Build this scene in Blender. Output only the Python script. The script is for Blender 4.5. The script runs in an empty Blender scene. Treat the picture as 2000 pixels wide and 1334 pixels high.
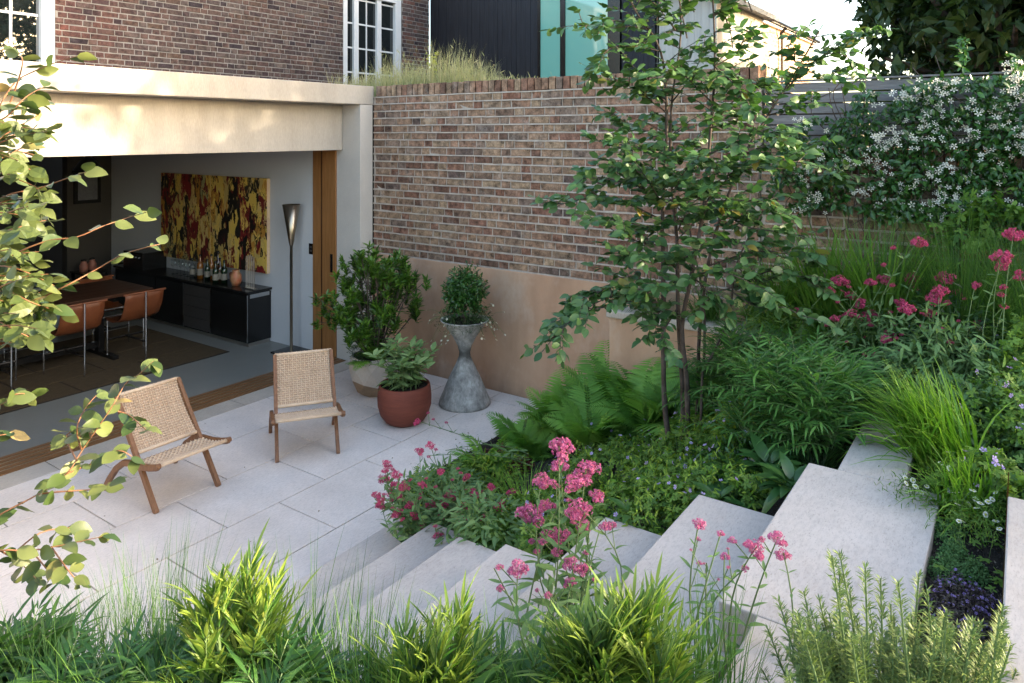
import bpy, math, random
import numpy as np
from mathutils import Vector, Matrix
rng = np.random.default_rng(11)
random.seed(5)
PI = math.pi
sc = bpy.context.scene
COL = sc.collection

# ---------------------------------------------------------------- camera
H = 2.45
HEAD = math.radians(34.93)
cam_d = bpy.data.cameras.new('camera'); cam = bpy.data.objects.new('camera', cam_d); COL.objects.link(cam)
cam.location = (0, 0, H); cam.rotation_euler = (PI/2, 0, HEAD - PI/2)
cam_d.sensor_width = 36; cam_d.lens = 36*1432/2000; cam_d.shift_y = -(667-262)/2000
cam_d.clip_start = .05; cam_d.clip_end = 600
sc.camera = cam
# ---------------------------------------------------------------- light
SUN_EL = 15.5; SX, SY = .46, -.888
w = bpy.data.worlds.new('World'); sc.world = w; w.use_nodes = True
wn = w.node_tree; wn.nodes.clear()
sky = wn.nodes.new('ShaderNodeTexSky'); sky.sky_type = 'NISHITA'; sky.sun_disc = False
sky.sun_elevation = math.radians(SUN_EL); sky.sun_rotation = math.atan2(SX, SY)
sky.air_density = 1.0; sky.dust_density = 2.5; sky.ozone_density = .45
bg = wn.nodes.new('ShaderNodeBackground'); bg.inputs[1].default_value = .15
wo = wn.nodes.new('ShaderNodeOutputWorld')
wn.links.new(sky.outputs[0], bg.inputs[0]); wn.links.new(bg.outputs[0], wo.inputs[0])
sun_d = bpy.data.lights.new('sun', 'SUN'); sun = bpy.data.objects.new('sun', sun_d); COL.objects.link(sun)
sun_d.energy = 2.7; sun_d.angle = math.radians(.8); sun_d.color = (1, .83, .60)
ce = math.cos(math.radians(SUN_EL)); sv = Vector((SX*ce, SY*ce, math.sin(math.radians(SUN_EL))))
sun.rotation_euler = sv.to_track_quat('Z', 'Y').to_euler(); sun.location = (6, -8, 8)
sc.view_settings.view_transform = 'Standard'; sc.view_settings.look = 'None'
sc.view_settings.exposure = 2.63; sc.view_settings.gamma = 1
sc.view_settings.use_curve_mapping = False
sc.render.engine = 'CYCLES'

# ---------------------------------------------------------------- helpers
FX, FY = math.cos(HEAD), math.sin(HEAD)      # forward
RX, RY = FY, -FX                             # right
def at(px, py, x=None, y=None, z=None, d=None):
    """point of the place seen at a pixel of the 2000 px photograph, on a known plane"""
    u = (px-1000)/1432; v = (262-py)/1432
    kx, ky = FX+RX*u, FY+RY*u
    if x is not None: d = x/kx
    elif y is not None: d = y/ky
    elif z is not None: d = (z-H)/v
    return Vector((kx*d, ky*d, H+v*d))

class Geo:
    def __init__(s): s.V = []; s.F = []; s.Fn = []; s.n = 0
    def add(s, V, F):
        V = np.asarray(V, float).reshape(-1, 3); F = np.asarray(F, int)
        s.V.append(V)
        if F.size: s.F.append(F+s.n)
        s.n += len(V)
    def box(s, a, b, rot=None, piv=None):
        x0, y0, z0 = a; x1, y1, z1 = b
        V = np.array([(x, y, z) for z in (z0, z1) for y in (y0, y1) for x in (x0, x1)], float)
        if rot is not None:
            R = np.array(rot.to_matrix() if hasattr(rot, 'to_matrix') else rot)[:3, :3]
            p = np.array(piv if piv is not None else V.mean(0)); V = (V-p)@R.T+p
        s.add(V, [(0, 2, 3, 1), (4, 5, 7, 6), (0, 1, 5, 4), (2, 6, 7, 3), (0, 4, 6, 2), (1, 3, 7, 5)])
    def tube(s, P, R, n=6, cap=True):
        P = np.asarray([tuple(p) for p in P], float); R = np.broadcast_to(np.asarray(R, float), (len(P),))
        T = np.gradient(P, axis=0); T /= np.linalg.norm(T, axis=1)[:, None]+1e-9
        up = np.array((0, 0, 1.)) if abs(T[0][2]) < .9 else np.array((1., 0, 0))
        A = np.cross(T, up); A /= np.linalg.norm(A, axis=1)[:, None]+1e-9
        for i in range(1, len(A)):
            if A[i]@A[i-1] < 0: A[i] = -A[i]
        B = np.cross(T, A)
        th = np.arange(n)*2*PI/n
        V = P[:, None]+R[:, None, None]*(A[:, None]*np.cos(th)[None, :, None]+B[:, None]*np.sin(th)[None, :, None])
        F = []
        for i in range(len(P)-1):
            for j in range(n):
                k = (j+1) % n; F.append((i*n+j, i*n+k, (i+1)*n+k, (i+1)*n+j))
        s.add(V.reshape(-1, 3), F)
        if cap:
            s.Fn.append([s.n-n+j for j in range(n)]); s.Fn.append([s.n-len(P)*n+j for j in range(n)][::-1])
    def lathe(s, prof, n=32, c=(0, 0), facet=0):
        V = []; F = []
        for r, z in prof:
            for j in range(n):
                a = 2*PI*j/n; V.append((c[0]+r*math.cos(a), c[1]+r*math.sin(a), z))
        for i in range(len(prof)-1):
            for j in range(n):
                k = (j+1) % n; F.append((i*n+j, i*n+k, (i+1)*n+k, (i+1)*n+j))
        s.add(V, F)
    def build(s, name, mat=None, parent=None, smooth=False, bevel=0, loc=None):
        me = bpy.data.meshes.new(name)
        if s.V:
            V = np.concatenate(s.V); me.vertices.add(len(V)); me.vertices.foreach_set('co', V.ravel())
            ls = [f.ravel() for f in s.F]+[np.array(f) for f in s.Fn]
            cnt = [np.full(len(f), f.shape[1]) for f in s.F]+[np.array([len(f)]) for f in s.Fn]
            L = np.concatenate(ls); C = np.concatenate(cnt)
            me.loops.add(len(L)); me.loops.foreach_set('vertex_index', L.astype(np.int32))
            me.polygons.add(len(C)); st = np.concatenate(([0], np.cumsum(C)[:-1]))
            me.polygons.foreach_set('loop_start', st.astype(np.int32)); me.polygons.foreach_set('loop_total', C.astype(np.int32))
            me.polygons.foreach_set('use_smooth', np.full(len(C), bool(smooth)))
            me.update(calc_edges=True)
        if mat: me.materials.append(mat)
        o = bpy.data.objects.new(name, me); COL.objects.link(o)
        if parent: o.parent = parent
        if loc is not None: o.location = loc
        if bevel:
            b = o.modifiers.new('b', 'BEVEL'); b.width = bevel; b.segments = 2; b.limit_method = 'ANGLE'
        return o
def box(name, a, b, mat, parent=None, bevel=0, **k):
    g = Geo(); g.box(a, b, **k); return g.build(name, mat, parent, bevel=bevel)
def tag(o, label=None, cat=None, group=None, kind=None):
    if label: o['label'] = label
    if cat: o['category'] = cat
    if group: o['group'] = group
    if kind: o['kind'] = kind
    return o
def thing(name, label, cat, loc=(0, 0, 0), rz=0, group=None, kind=None):
    o = bpy.data.objects.new(name, None); COL.objects.link(o); o.location = loc; o.rotation_euler = (0, 0, rz); o.empty_display_size = .1
    return tag(o, label, cat, group, kind)
def copy_tree(o, parent=None):
    c = o.copy(); COL.objects.link(c)
    if parent: c.parent = parent
    for ch in list(o.children): copy_tree(ch, c)
    return c
def inst(name, me, parent, M):
    o = bpy.data.objects.new(name, me); COL.objects.link(o); o.parent = parent; o.matrix_local = M; return o

# ---------------------------------------------------------------- materials
def newmat(name):
    m = bpy.data.materials.new(name); m.use_nodes = True; nt = m.node_tree; nt.nodes.clear(); return m, nt
def nd(nt, t, **k):
    n = nt.nodes.new(t)
    for a, v in k.items():
        if a.startswith('_'): setattr(n, a[1:], v)
        else:
            key = a.replace('__', ' ')
            i = n.inputs[int(key[1:])] if key[0] == 'i' and key[1:].isdigit() else n.inputs[key]
            if hasattr(v, 'is_output') or isinstance(v, bpy.types.NodeSocket): nt.links.new(v, i)
            else: i.default_value = v
    return n
def c4(c): return (c[0], c[1], c[2], 1)
def ramp(nt, fac, stops, interp='LINEAR'):
    r = nt.nodes.new('ShaderNodeValToRGB'); r.color_ramp.interpolation = interp
    while len(r.color_ramp.elements) < len(stops): r.color_ramp.elements.new(.5)
    for e, (p, c) in zip(r.color_ramp.elements, stops): e.position = p; e.color = c4(c) if not isinstance(c, (int, float)) else (c, c, c, 1)
    nt.links.new(fac, r.inputs[0]); return r.outputs[0]
def mixc(nt, fac, a, b, mode='MIX'):
    n = nt.nodes.new('ShaderNodeMix'); n.data_type = 'RGBA'; n.blend_type = mode
    for i, v in ((0, fac), (6, a), (7, b)):
        if isinstance(v, bpy.types.NodeSocket): nt.links.new(v, n.inputs[i])
        else: n.inputs[i].default_value = v if i == 0 else (c4(v) if len(v) == 3 else v)
    return n.outputs[2]
def pos(nt, scale=(1, 1, 1), rot=(0, 0, 0)):
    g = nt.nodes.new('ShaderNodeNewGeometry'); m = nd(nt, 'ShaderNodeMapping', Scale=scale, Rotation=rot)
    nt.links.new(g.outputs['Position'], m.inputs[0]); return m.outputs[0]
def objc(nt, scale=(1, 1, 1)):
    g = nt.nodes.new('ShaderNodeTexCoord'); m = nd(nt, 'ShaderNodeMapping', Scale=scale)
    nt.links.new(g.outputs['Object'], m.inputs[0]); return m.outputs[0]
def noise(nt, vec, scale, detail=4, rough=.6):
    n = nd(nt, 'ShaderNodeTexNoise', Scale=scale, Detail=detail, Roughness=rough); nt.links.new(vec, n.inputs['Vector']); return n.outputs[0]
def finish(nt, col, rough=.6, bump=None, bs=.3, bd=.01, metal=0, spec=.5, **k):
    p = nt.nodes.new('ShaderNodeBsdfPrincipled')
    if isinstance(col, bpy.types.NodeSocket): nt.links.new(col, p.inputs['Base Color'])
    else: p.inputs['Base Color'].default_value = c4(col)
    if isinstance(rough, bpy.types.NodeSocket): nt.links.new(rough, p.inputs['Roughness'])
    else: p.inputs['Roughness'].default_value = rough
    p.inputs['Metallic'].default_value = metal; p.inputs['Specular IOR Level'].default_value = spec
    for a, v in k.items(): p.inputs[a.replace('__', ' ')].default_value = v
    if bump is not None:
        b = nd(nt, 'ShaderNodeBump', Strength=bs, Distance=bd, Height=bump); nt.links.new(b.outputs[0], p.inputs['Normal'])
    o = nt.nodes.new('ShaderNodeOutputMaterial'); nt.links.new(p.outputs[0], o.inputs[0]); return p
def surf(name, c1, c2, scale=4, rough=.7, bs=.3, bscale=60, stretch=(1, 1, 1), metal=0, spec=.4, fine=.35, obj=False, bd=.004, **k):
    m, nt = newmat(name); v = (objc if obj else pos)(nt, stretch)
    a = noise(nt, v, scale, 6); b = noise(nt, v, bscale, 3)
    f = ramp(nt, a, [(.3, 0.), (.7, 1.)])
    c = mixc(nt, f, c1, c2); c = mixc(nt, fine, c, ramp(nt, b, [(.25, .35), (.75, 1.)]), 'MULTIPLY')
    finish(nt, c, rough, b, bs, bd, metal, spec, **k); return m
def foliage(name, c1, c2, trans=.35, rough=.5, obj=False, tint=(1.3, 1.5, .6), spec=.35, third=None, k=.98):
    sat = lambda c: (c[0]*k*.95, c[1]*k*1.0, c[2]*k*.62) if c[1] > c[0] and c[1] > c[2]*1.5 else tuple(v*k for v in c)
    c1 = sat(c1); c2 = sat(c2); spec *= 1.0; trans *= .8
    m, nt = newmat(name)
    if obj: r = nt.nodes.new('ShaderNodeObjectInfo').outputs['Random']
    else: r = nt.nodes.new('ShaderNodeNewGeometry').outputs['Random Per Island']
    st = [(0, c1), (.9, c2)] if third is None else [(0, c1), (.85, c2), (.965, c2), (1., third)]
    c = ramp(nt, r, st)
    c = mixc(nt, .5, c, ramp(nt, noise(nt, pos(nt), 9, 3), [(.3, .55), (.7, 1.25)]), 'MULTIPLY')
    p = nt.nodes.new('ShaderNodeBsdfPrincipled'); nt.links.new(c, p.inputs['Base Color']); p.inputs['Roughness'].default_value = rough
    p.inputs['Specular IOR Level'].default_value = spec
    t = nt.nodes.new('ShaderNodeBsdfTranslucent'); tc = mixc(nt, 1, c, tint, 'MULTIPLY'); nt.links.new(tc, t.inputs[0])
    ms = nt.nodes.new('ShaderNodeMixShader'); ms.inputs[0].default_value = trans
    nt.links.new(p.outputs[0], ms.inputs[1]); nt.links.new(t.outputs[0], ms.inputs[2])
    o = nt.nodes.new('ShaderNodeOutputMaterial'); nt.links.new(ms.outputs[0], o.inputs[0]); return m
def brickmat(name, stops, obj, mott=.5, white=.25, warm=None):
    m, nt = newmat(name)
    if obj: r = nt.nodes.new('ShaderNodeObjectInfo').outputs['Random']
    else: r = nt.nodes.new('ShaderNodeNewGeometry').outputs['Random Per Island']
    c = ramp(nt, r, stops)
    if warm:
        sx_ = nd(nt, 'ShaderNodeSeparateXYZ', Vector=pos(nt)); wob = nd(nt, 'ShaderNodeMath', _operation='MULTIPLY_ADD', i0=noise(nt, pos(nt), 1.2, 3), i1=3., i2=sx_.outputs[0])
        c = mixc(nt, ramp(nt, nd(nt, 'ShaderNodeMapRange', i0=wob.outputs[0], i1=4.9, i2=7.0).outputs[0], [(0, 1.), (1, 0.)]), c, ramp(nt, r, warm))
    v = pos(nt); a = noise(nt, v, 16, 5, .7); b = noise(nt, v, 70, 4, .7)
    c = mixc(nt, mott, c, ramp(nt, a, [(.3, .25), (.5, 1.), (.75, 1.9)]), 'MULTIPLY')
    c = mixc(nt, ramp(nt, noise(nt, v, 5, 6, .75), [(.55, 0.), (.75, white)]), c, (.55, .5, .44))
    c = mixc(nt, .5, c, ramp(nt, b, [(.3, .35), (.6, 1.1)]), 'MULTIPLY')
    finish(nt, c, .9, b, .6, .006, spec=.2); return m

M = {}
def stonemat(name, c1, c2, spk=.5, rough=.75):
    m, nt = newmat(name); v = pos(nt)
    a = noise(nt, v, 2.2, 6, .65); b = noise(nt, pos(nt, (1, 3, 1)), 30, 4, .7); d = noise(nt, pos(nt, (1, 2.6, 1)), 75, 3, .8)
    oi = nt.nodes.new('ShaderNodeObjectInfo')
    c = mixc(nt, ramp(nt, a, [(.3, 0.), (.7, 1.)]), c1, c2)
    c = mixc(nt, .6, c, ramp(nt, oi.outputs['Random'], [(0, .965), (1, 1.)]), 'MULTIPLY')
    c = mixc(nt, .55, c, ramp(nt, b, [(.3, .66), (.56, 1.)]), 'MULTIPLY')
    c = mixc(nt, spk, c, ramp(nt, d, [(.34, .35), (.42, 1.)]), 'MULTIPLY')
    st = noise(nt, pos(nt), .9, 5, .6); c = mixc(nt, .45, c, ramp(nt, st, [(.35, .62), (.6, 1.)]), 'MULTIPLY')
    finish(nt, c, rough, d, .25, .002, spec=.3); return m
M['lime'] = stonemat('limestone_lifted', (.65, .575, .525), (.77, .69, .635))  # same stone as the steps, colour lightened for the patio's weaker skylight
M['limes'] = stonemat('limestone_dimmed', (.45, .395, .355), (.55, .49, .445), .45)  # same stone as the pavers, colour darkened where skylight is stronger
M['limew'] = stonemat('limestone_buff', (.44, .38, .32), (.54, .48, .41))
M['cast'] = surf('cast_stone', (.40, .36, .31), (.51, .465, .41), 2.2, .85, .25, 90, stretch=(1.6, 1.6, .35), fine=.3)
M['castg'] = surf('cast_stone_post', (.50, .46, .42), (.58, .54, .49), 2, .85, .3, 90, fine=.25)
m, nt = newmat('peach_render'); v = pos(nt)
c = mixc(nt, ramp(nt, noise(nt, pos(nt, (1, 1, .55)), 1.5, 6, .65), [(.3, 0.), (.68, 1.)]), (.38, .22, .135), (.52, .34, .225))
c = mixc(nt, ramp(nt, noise(nt, pos(nt, (1, 1, .7)), 1.9, 5, .7), [(.52, 0.), (.72, .55)]), c, (.58, .46, .37))
c = mixc(nt, .25, c, ramp(nt, noise(nt, pos(nt, (1, 1, .5)), 3, 5, .7), [(.3, .6), (.5, 1.)]), 'MULTIPLY')
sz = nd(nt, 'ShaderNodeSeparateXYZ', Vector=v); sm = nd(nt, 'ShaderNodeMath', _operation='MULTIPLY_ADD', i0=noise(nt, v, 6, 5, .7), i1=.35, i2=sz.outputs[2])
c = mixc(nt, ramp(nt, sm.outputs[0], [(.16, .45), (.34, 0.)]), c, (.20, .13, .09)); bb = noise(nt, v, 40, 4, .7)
finish(nt, c, .88, bb, .2, .004, spec=.3); M['render'] = m
M['mortar'] = surf('mortar', (.36, .30, .25), (.56, .49, .42), 9, .95, .5, 80)
M['mortarw'] = surf('mortar_house', (.27, .25, .23), (.36, .33, .30), 9, .95, .5, 80)
M['soil'] = surf('soil', (.012, .009, .007), (.035, .026, .02), 25, 1, 1, 90, bd=.02)
M['floor'] = surf('interior_floor', (.17, .18, .165), (.21, .215, .20), 1.2, .38, .05, 30, fine=.1)
M['white'] = surf('white_paint', (.72, .72, .72), (.78, .78, .77), 3, .4, .05, 40, fine=.08)
M['wall'] = surf('interior_wall', (.52, .53, .55), (.56, .57, .59), 1, .8, .05, 40, fine=.05)
M['dark'] = surf('unlit_room_dark', (.004, .004, .004), (.007, .0065, .006), 2, .6, .05, 40, fine=.1)  # near-black colour stands in for the unlit depth of the room
M['grey'] = surf('taupe_panel', (.045, .04, .035), (.055, .05, .043), 2, .6, .05, 40, fine=.1)
M['black'] = surf('black_lacquer', (.006, .006, .006), (.012, .012, .012), 2, .25, .0, 40, fine=.1)
M['drawer'] = surf('grey_drawer', (.045, .04, .038), (.055, .05, .046), 2, .4, .0, 40, fine=.1)
M['wood'] = surf('oak_jamb', (.25, .105, .03), (.36, .17, .06), 6, .45, .2, 60, stretch=(8, 8, .5), fine=.3)
M['teak'] = surf('oiled_teak', (.15, .062, .024), (.25, .115, .05), 10, .45, .2, 60, stretch=(6, 6, .8), fine=.3, obj=True)
M['teakdark'] = surf('walnut_top', (.03, .011, .006), (.06, .024, .012), 6, .35, .1, 60, stretch=(.6, 8, 8), fine=.3)
M['deck'] = surf('threshold_wood', (.16, .075, .028), (.25, .125, .05), 7, .5, .2, 60, stretch=(.5, 9, 9), fine=.3)
M['cord2'] = surf('cord_core', (.42, .28, .18), (.48, .33, .22), 14, .9, .4, 200, obj=True)
M['cord'] = surf('paper_cord', (.62, .44, .29), (.72, .54, .38), 14, .7, .4, 200, fine=.4, obj=True)
M['leather'] = surf('tan_leather', (.13, .038, .014), (.20, .065, .026), 6, .42, .2, 80, fine=.3, obj=True)
M['chrome'] = surf('chrome', (.55, .55, .55), (.6, .6, .6), 3, .22, 0, 30, metal=1, fine=.05)
M['brass'] = surf('aged_brass', (.34, .29, .22), (.42, .36, .28), 3, .3, 0, 30, metal=1, fine=.1)
M['steel'] = surf('steel_rail', (.5, .47, .42), (.6, .56, .5), 3, .35, 0, 30, metal=1, fine=.1)
M['seam'] = surf('rug_seam', (.012, .008, .006), (.02, .014, .01), 3, .9, 0, 30)
M['rug'] = surf('woven_rug', (.060, .040, .018), (.090, .062, .028), 22, .95, .6, 120, fine=.6)
M['terra'] = surf('red_terracotta', (.15, .035, .02), (.22, .055, .03), 6, .75, .6, 45, stretch=(.5, .5, 6), fine=.5, obj=True)
M['conc'] = surf('weathered_cement', (.22, .22, .20), (.44, .45, .42), 7, .9, .6, 60, fine=.6, obj=True)
m, nt = newmat('weathered_cement'); v = objc(nt)
c = mixc(nt, ramp(nt, noise(nt, v, 9, 6, .7), [(.3, 0.), (.68, 1.)]), (.19, .18, .165), (.50, .48, .445))
c = mixc(nt, .7, c, ramp(nt, noise(nt, objc(nt, (1, 1, .35)), 26, 5, .75), [(.35, .45), (.6, 1.)]), 'MULTIPLY')
sz = nd(nt, 'ShaderNodeSeparateXYZ', Vector=v); sm = nd(nt, 'ShaderNodeMath', _operation='MULTIPLY_ADD', i0=noise(nt, v, 12, 4), i1=.14, i2=sz.outputs[2])
c = mixc(nt, ramp(nt, sm.outputs[0], [(.46, 0.), (.52, .85), (.56, .8), (.64, 0.)]), c, (.05, .048, .04)); bb = noise(nt, v, 60, 4, .7)
finish(nt, c, .9, bb, .6, .004, spec=.3); M['conc'] = m
M['pot'] = surf('pale_clay', (.40, .35, .30), (.52, .46, .40), 4, .75, .2, 60, fine=.2, obj=True)
M['pot2'] = surf('bare_clay', (.24, .16, .10), (.33, .24, .16), 4, .85, .2, 60, fine=.3, obj=True)
M['fence'] = surf('weathered_slat', (.18, .17, .175), (.30, .285, .285), 8, .8, .4, 60, stretch=(1, .6, 8), fine=.5)
M['blackboard'] = surf('charred_board', (.010, .010, .013), (.026, .026, .034), 6, .6, .3, 50, stretch=(6, 6, .4), fine=.5)
M['paleboard'] = surf('pale_board', (.55, .5, .44), (.68, .63, .56), 3, .7, .2, 50, stretch=(6, 6, .4), fine=.2)
M['slate'] = surf('slate', (.10, .11, .13), (.17, .18, .21), 5, .6, .3, 40)
M['bark'] = surf('bark', (.045, .03, .022), (.13, .10, .085), 14, .9, .6, 70)
M['stemr'] = surf('red_twig', (.20, .085, .04), (.28, .13, .06), 14, .6, .1, 70)
M['stemg'] = surf('green_stem', (.09, .15, .05), (.15, .22, .08), 14, .6, .1, 70)
M['ceramic'] = surf('painted_jug', (.45, .32, .17), (.50, .12, .05), 9, .4, 0, 40)
M['brown'] = surf('dark_bottle', (.03, .012, .004), (.05, .02, .006), 4, .1, 0, 40, spec=.8)
M['green'] = surf('green_bottle', (.006, .02, .01), (.01, .03, .015), 4, .1, 0, 40, spec=.8)
M['paper'] = surf('bottle_label', (.25, .23, .19), (.3, .27, .22), 4, .7, 0, 40)
M['amber'] = surf('amber_liquor', (.20, .07, .012), (.28, .11, .02), 4, .1, 0, 40, spec=.8)
M['pink'] = surf('pink_jar', (.35, .14, .10), (.40, .17, .12), 4, .5, 0, 40)
def glassmat(name, col, rough=.02, alpha=None):
    m, nt = newmat(name); g = nd(nt, 'ShaderNodeBsdfGlossy', Roughness=rough, Color=(.9, .95, .95, 1)); t = nd(nt, 'ShaderNodeBsdfTransparent', Color=c4(col))
    fr = nd(nt, 'ShaderNodeFresnel', IOR=1.55); mx = nt.nodes.new('ShaderNodeMixShader')
    a = nd(nt, 'ShaderNodeMath', _operation='MULTIPLY_ADD', i0=fr.outputs[0], i1=.5, i2=.0)
    nt.links.new(a.outputs[0], mx.inputs[0]); nt.links.new(t.outputs[0], mx.inputs[1]); nt.links.new(g.outputs[0], mx.inputs[2])
    o = nt.nodes.new('ShaderNodeOutputMaterial'); nt.links.new(mx.outputs[0], o.inputs[0]); return m
M['glass'] = glassmat('clear_glass', (.85, .87, .87))
m, nt = newmat('window_glass'); finish(nt, (.012, .015, .016), .03, spec=1.0); M['winglass'] = m
m, nt = newmat('bright_window_glass'); finish(nt, (.012, .015, .016), .02, spec=1.0, IOR=2.3); M['winglass2'] = m
m, nt = newmat('green_window_glass'); finish(nt, (.20, .50, .40), .04, spec=1.0); M['gglass'] = m
def brk(prefix, stops, **k):
    M[prefix] = brickmat(prefix+'_brick', stops, True, **k); M[prefix+'_i'] = brickmat(prefix+'_brick_joined', stops, False, **k)
brk('yel', [(0, (.12, .072, .052)), (.1, (.21, .105, .07)), (.22, (.25, .15, .10)), (.38, (.30, .20, .13)), (.5, (.23, .12, .085)), (.62, (.32, .225, .145)), (.74, (.17, .11, .08)), (.84, (.28, .185, .125)), (.93, (.21, .15, .115)), (.985, (.13, .09, .075))], white=.45, mott=1.)
brk('pur', [(0, (.06, .045, .05)), (.2, (.17, .085, .07)), (.4, (.20, .10, .075)), (.55, (.11, .075, .07)), (.7, (.17, .12, .10)), (.85, (.05, .04, .045)), (1, (.19, .11, .07))], white=.12)
brk('red', [(0, (.045, .035, .04)), (.2, (.10, .062, .055)), (.4, (.13, .08, .065)), (.55, (.09, .065, .06)), (.7, (.14, .105, .09)), (.85, (.07, .05, .05)), (1, (.12, .075, .055))], white=.18, mott=.8, warm=[(0, (.04, .03, .035)), (.2, (.11, .045, .04)), (.4, (.14, .055, .045)), (.55, (.08, .045, .042)), (.7, (.15, .07, .055)), (.85, (.19, .06, .042)), (1, (.035, .03, .035))])
m, nt = newmat('far_brick'); v = pos(nt, (1, 1, 1)); 
bt = nd(nt, 'ShaderNodeTexBrick', Scale=1, Mortar__Size=.012, Brick__Width=.45, Row__Height=.15, Color1=(.46, .27, .15, 1), Color2=(.36, .19, .10, 1), Mortar=(.5, .44, .36, 1))
g_ = nt.nodes.new('ShaderNodeNewGeometry'); sx = nd(nt, 'ShaderNodeSeparateXYZ', Vector=g_.outputs['Position'])
ad = nd(nt, 'ShaderNodeMath', _operation='ADD', i0=sx.outputs[0], i1=sx.outputs[1]); cb = nd(nt, 'ShaderNodeCombineXYZ', X=ad.outputs[0], Y=sx.outputs[2])
nt.links.new(cb.outputs[0], bt.inputs['Vector']); cc = mixc(nt, .5, bt.outputs[0], ramp(nt, noise(nt, v, 3, 4), [(.3, .6), (.7, 1.2)]), 'MULTIPLY'); finish(nt, cc, .9); M['farb'] = m
m, nt = newmat('abstract_paint')   # swept, layered strokes
v = pos(nt, (1, 1.7, .75)); nz = nd(nt, 'ShaderNodeTexNoise', Scale=4.2, Detail=4); nt.links.new(v, nz.inputs[0])
vm = nd(nt, 'ShaderNodeVectorMath', _operation='MULTIPLY_ADD', i0=nz.outputs[1], i1=(.9, .9, .9), i2=v)
vo = nd(nt, 'ShaderNodeTexVoronoi', Scale=4.8, Vector=vm.outputs[0]); sp = nd(nt, 'ShaderNodeSeparateColor', Color=vo.outputs['Color'])
base = ramp(nt, sp.outputs[0], [(0, (.012, .01, .008)), (.22, (.16, .015, .015)), (.36, (.72, .50, .10)), (.55, (.55, .40, .13)), (.68, (.24, .02, .02)), (.78, (.50, .24, .04)), (.88, (.02, .02, .015)), (.95, (.35, .35, .16))], 'CONSTANT')
n2 = noise(nt, vm.outputs[0], 7, 5, .7)
base = mixc(nt, ramp(nt, n2, [(.52, 0.), (.56, 1.)]), base, ramp(nt, sp.outputs[1], [(0, (.75, .52, .12)), (.3, (.14, .01, .014)), (.5, (.015, .012, .01)), (.72, (.68, .50, .20))], 'CONSTANT'))
finish(nt, base, .5, n2, .5, .01); M['paint'] = m

# foliage
M['amel'] = foliage('amelanchier_leaf', (.03, .085, .04), (.09, .165, .085), .25, .42, obj=True, third=(.22, .17, .03))
M['amel_i'] = foliage('amelanchier_leaf_joined', (.03, .085, .04), (.09, .165, .085), .25, .42, third=(.22, .17, .03))
M['fgleaf'] = foliage('front_tree_leaf', (.03, .06, .022), (.13, .145, .07), .2, .45, obj=True, third=(.45, .30, .12))
M['fern'] = foliage('fern_frond', (.10, .24, .055), (.20, .37, .09), .35, .6, obj=True)
M['ger'] = foliage('geranium_leaf', (.055, .13, .03), (.17, .27, .065), .35, .55)
M['gery'] = foliage('lime_leaf', (.10, .22, .03), (.26, .34, .06), .4, .55)
M['dkl'] = foliage('dark_leaf', (.012, .035, .012), (.03, .075, .025), .2, .45)
M['glossy'] = foliage('glossy_leaf', (.018, .065, .015), (.05, .13, .03), .2, .3, spec=.6)
M['mahd'] = foliage('shaded_narrow_leaflet', (.022, .075, .022), (.075, .16, .045), .25, .45)  # darker copy of the narrow leaflet, shade put into its green
M['mah'] = foliage('narrow_leaflet', (.04, .12, .04), (.11, .23, .08), .3, .4)
M['mahy'] = foliage('sunlit_leaflet', (.04, .115, .025), (.24, .30, .08), .3, .5, third=(.30, .20, .07))  # yellower copy of the narrow leaflet, low sunlight put into its colour
M['hak'] = foliage('hakone_blade', (.10, .24, .035), (.24, .38, .08), .4, .5)
M['grs'] = foliage('grass_blade', (.04, .11, .03), (.10, .19, .06), .35, .55)
M['grs2'] = foliage('bright_strap', (.07, .17, .04), (.17, .29, .08), .4, .5)
M['dry'] = foliage('dry_grass', (.60, .50, .32), (.42, .40, .20), .35, .8, third=(.5, .3, .2))
M['val'] = foliage('valerian_leaf', (.08, .16, .08), (.17, .26, .15), .3, .6)
M['valf'] = foliage('valerian_floret', (.40, .06, .17), (.64, .20, .36), .4, .7, tint=(1.15, .8, 1.1), third=(.80, .50, .55))
M['valf2'] = foliage('valerian_floret_dark', (.34, .03, .09), (.66, .11, .24), .35, .7, tint=(1.3, .8, 1))
M['lil'] = foliage('lilac_petal', (.42, .30, .62), (.62, .50, .78), .4, .7, tint=(1, 1, 1))
M['wht'] = foliage('white_petal', (.78, .74, .62), (.86, .83, .72), .3, .7, tint=(1, 1, 1))
M['yc'] = foliage('yellow_floret', (.40, .42, .03), (.62, .60, .06), .35, .7, tint=(1, 1, 1))
M['ros'] = foliage('rosemary_needle', (.06, .11, .05), (.20, .25, .10), .2, .5)
M['sage'] = foliage('sage_leaf', (.12, .20, .10), (.24, .32, .20), .25, .75, obj=True)
M['thy'] = foliage('thyme_leaf', (.05, .12, .05), (.11, .20, .09), .2, .7)
M['thyp'] = foliage('purple_thyme', (.055, .03, .045), (.11, .09, .06), .2, .7, third=(.26, .17, .36))
M['thypf'] = foliage('purple_floret', (.22, .14, .38), (.34, .24, .50), .3, .7, tint=(1, 1, 1))
M['heu'] = foliage('heuchera_leaf', (.05, .012, .012), (.13, .03, .025), .25, .4, tint=(1.4, .7, .6))
M['hel'] = foliage('hellebore_leaf', (.02, .07, .025), (.055, .125, .045), .2, .35, obj=True, spec=.5)
M['rho'] = foliage('potted_shrub_leaf', (.025, .085, .015), (.12, .22, .04), .25, .35, spec=.5)
M['treed'] = foliage('far_tree_leaf', (.010, .026, .010), (.032, .062, .020), .22, .5)
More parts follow.
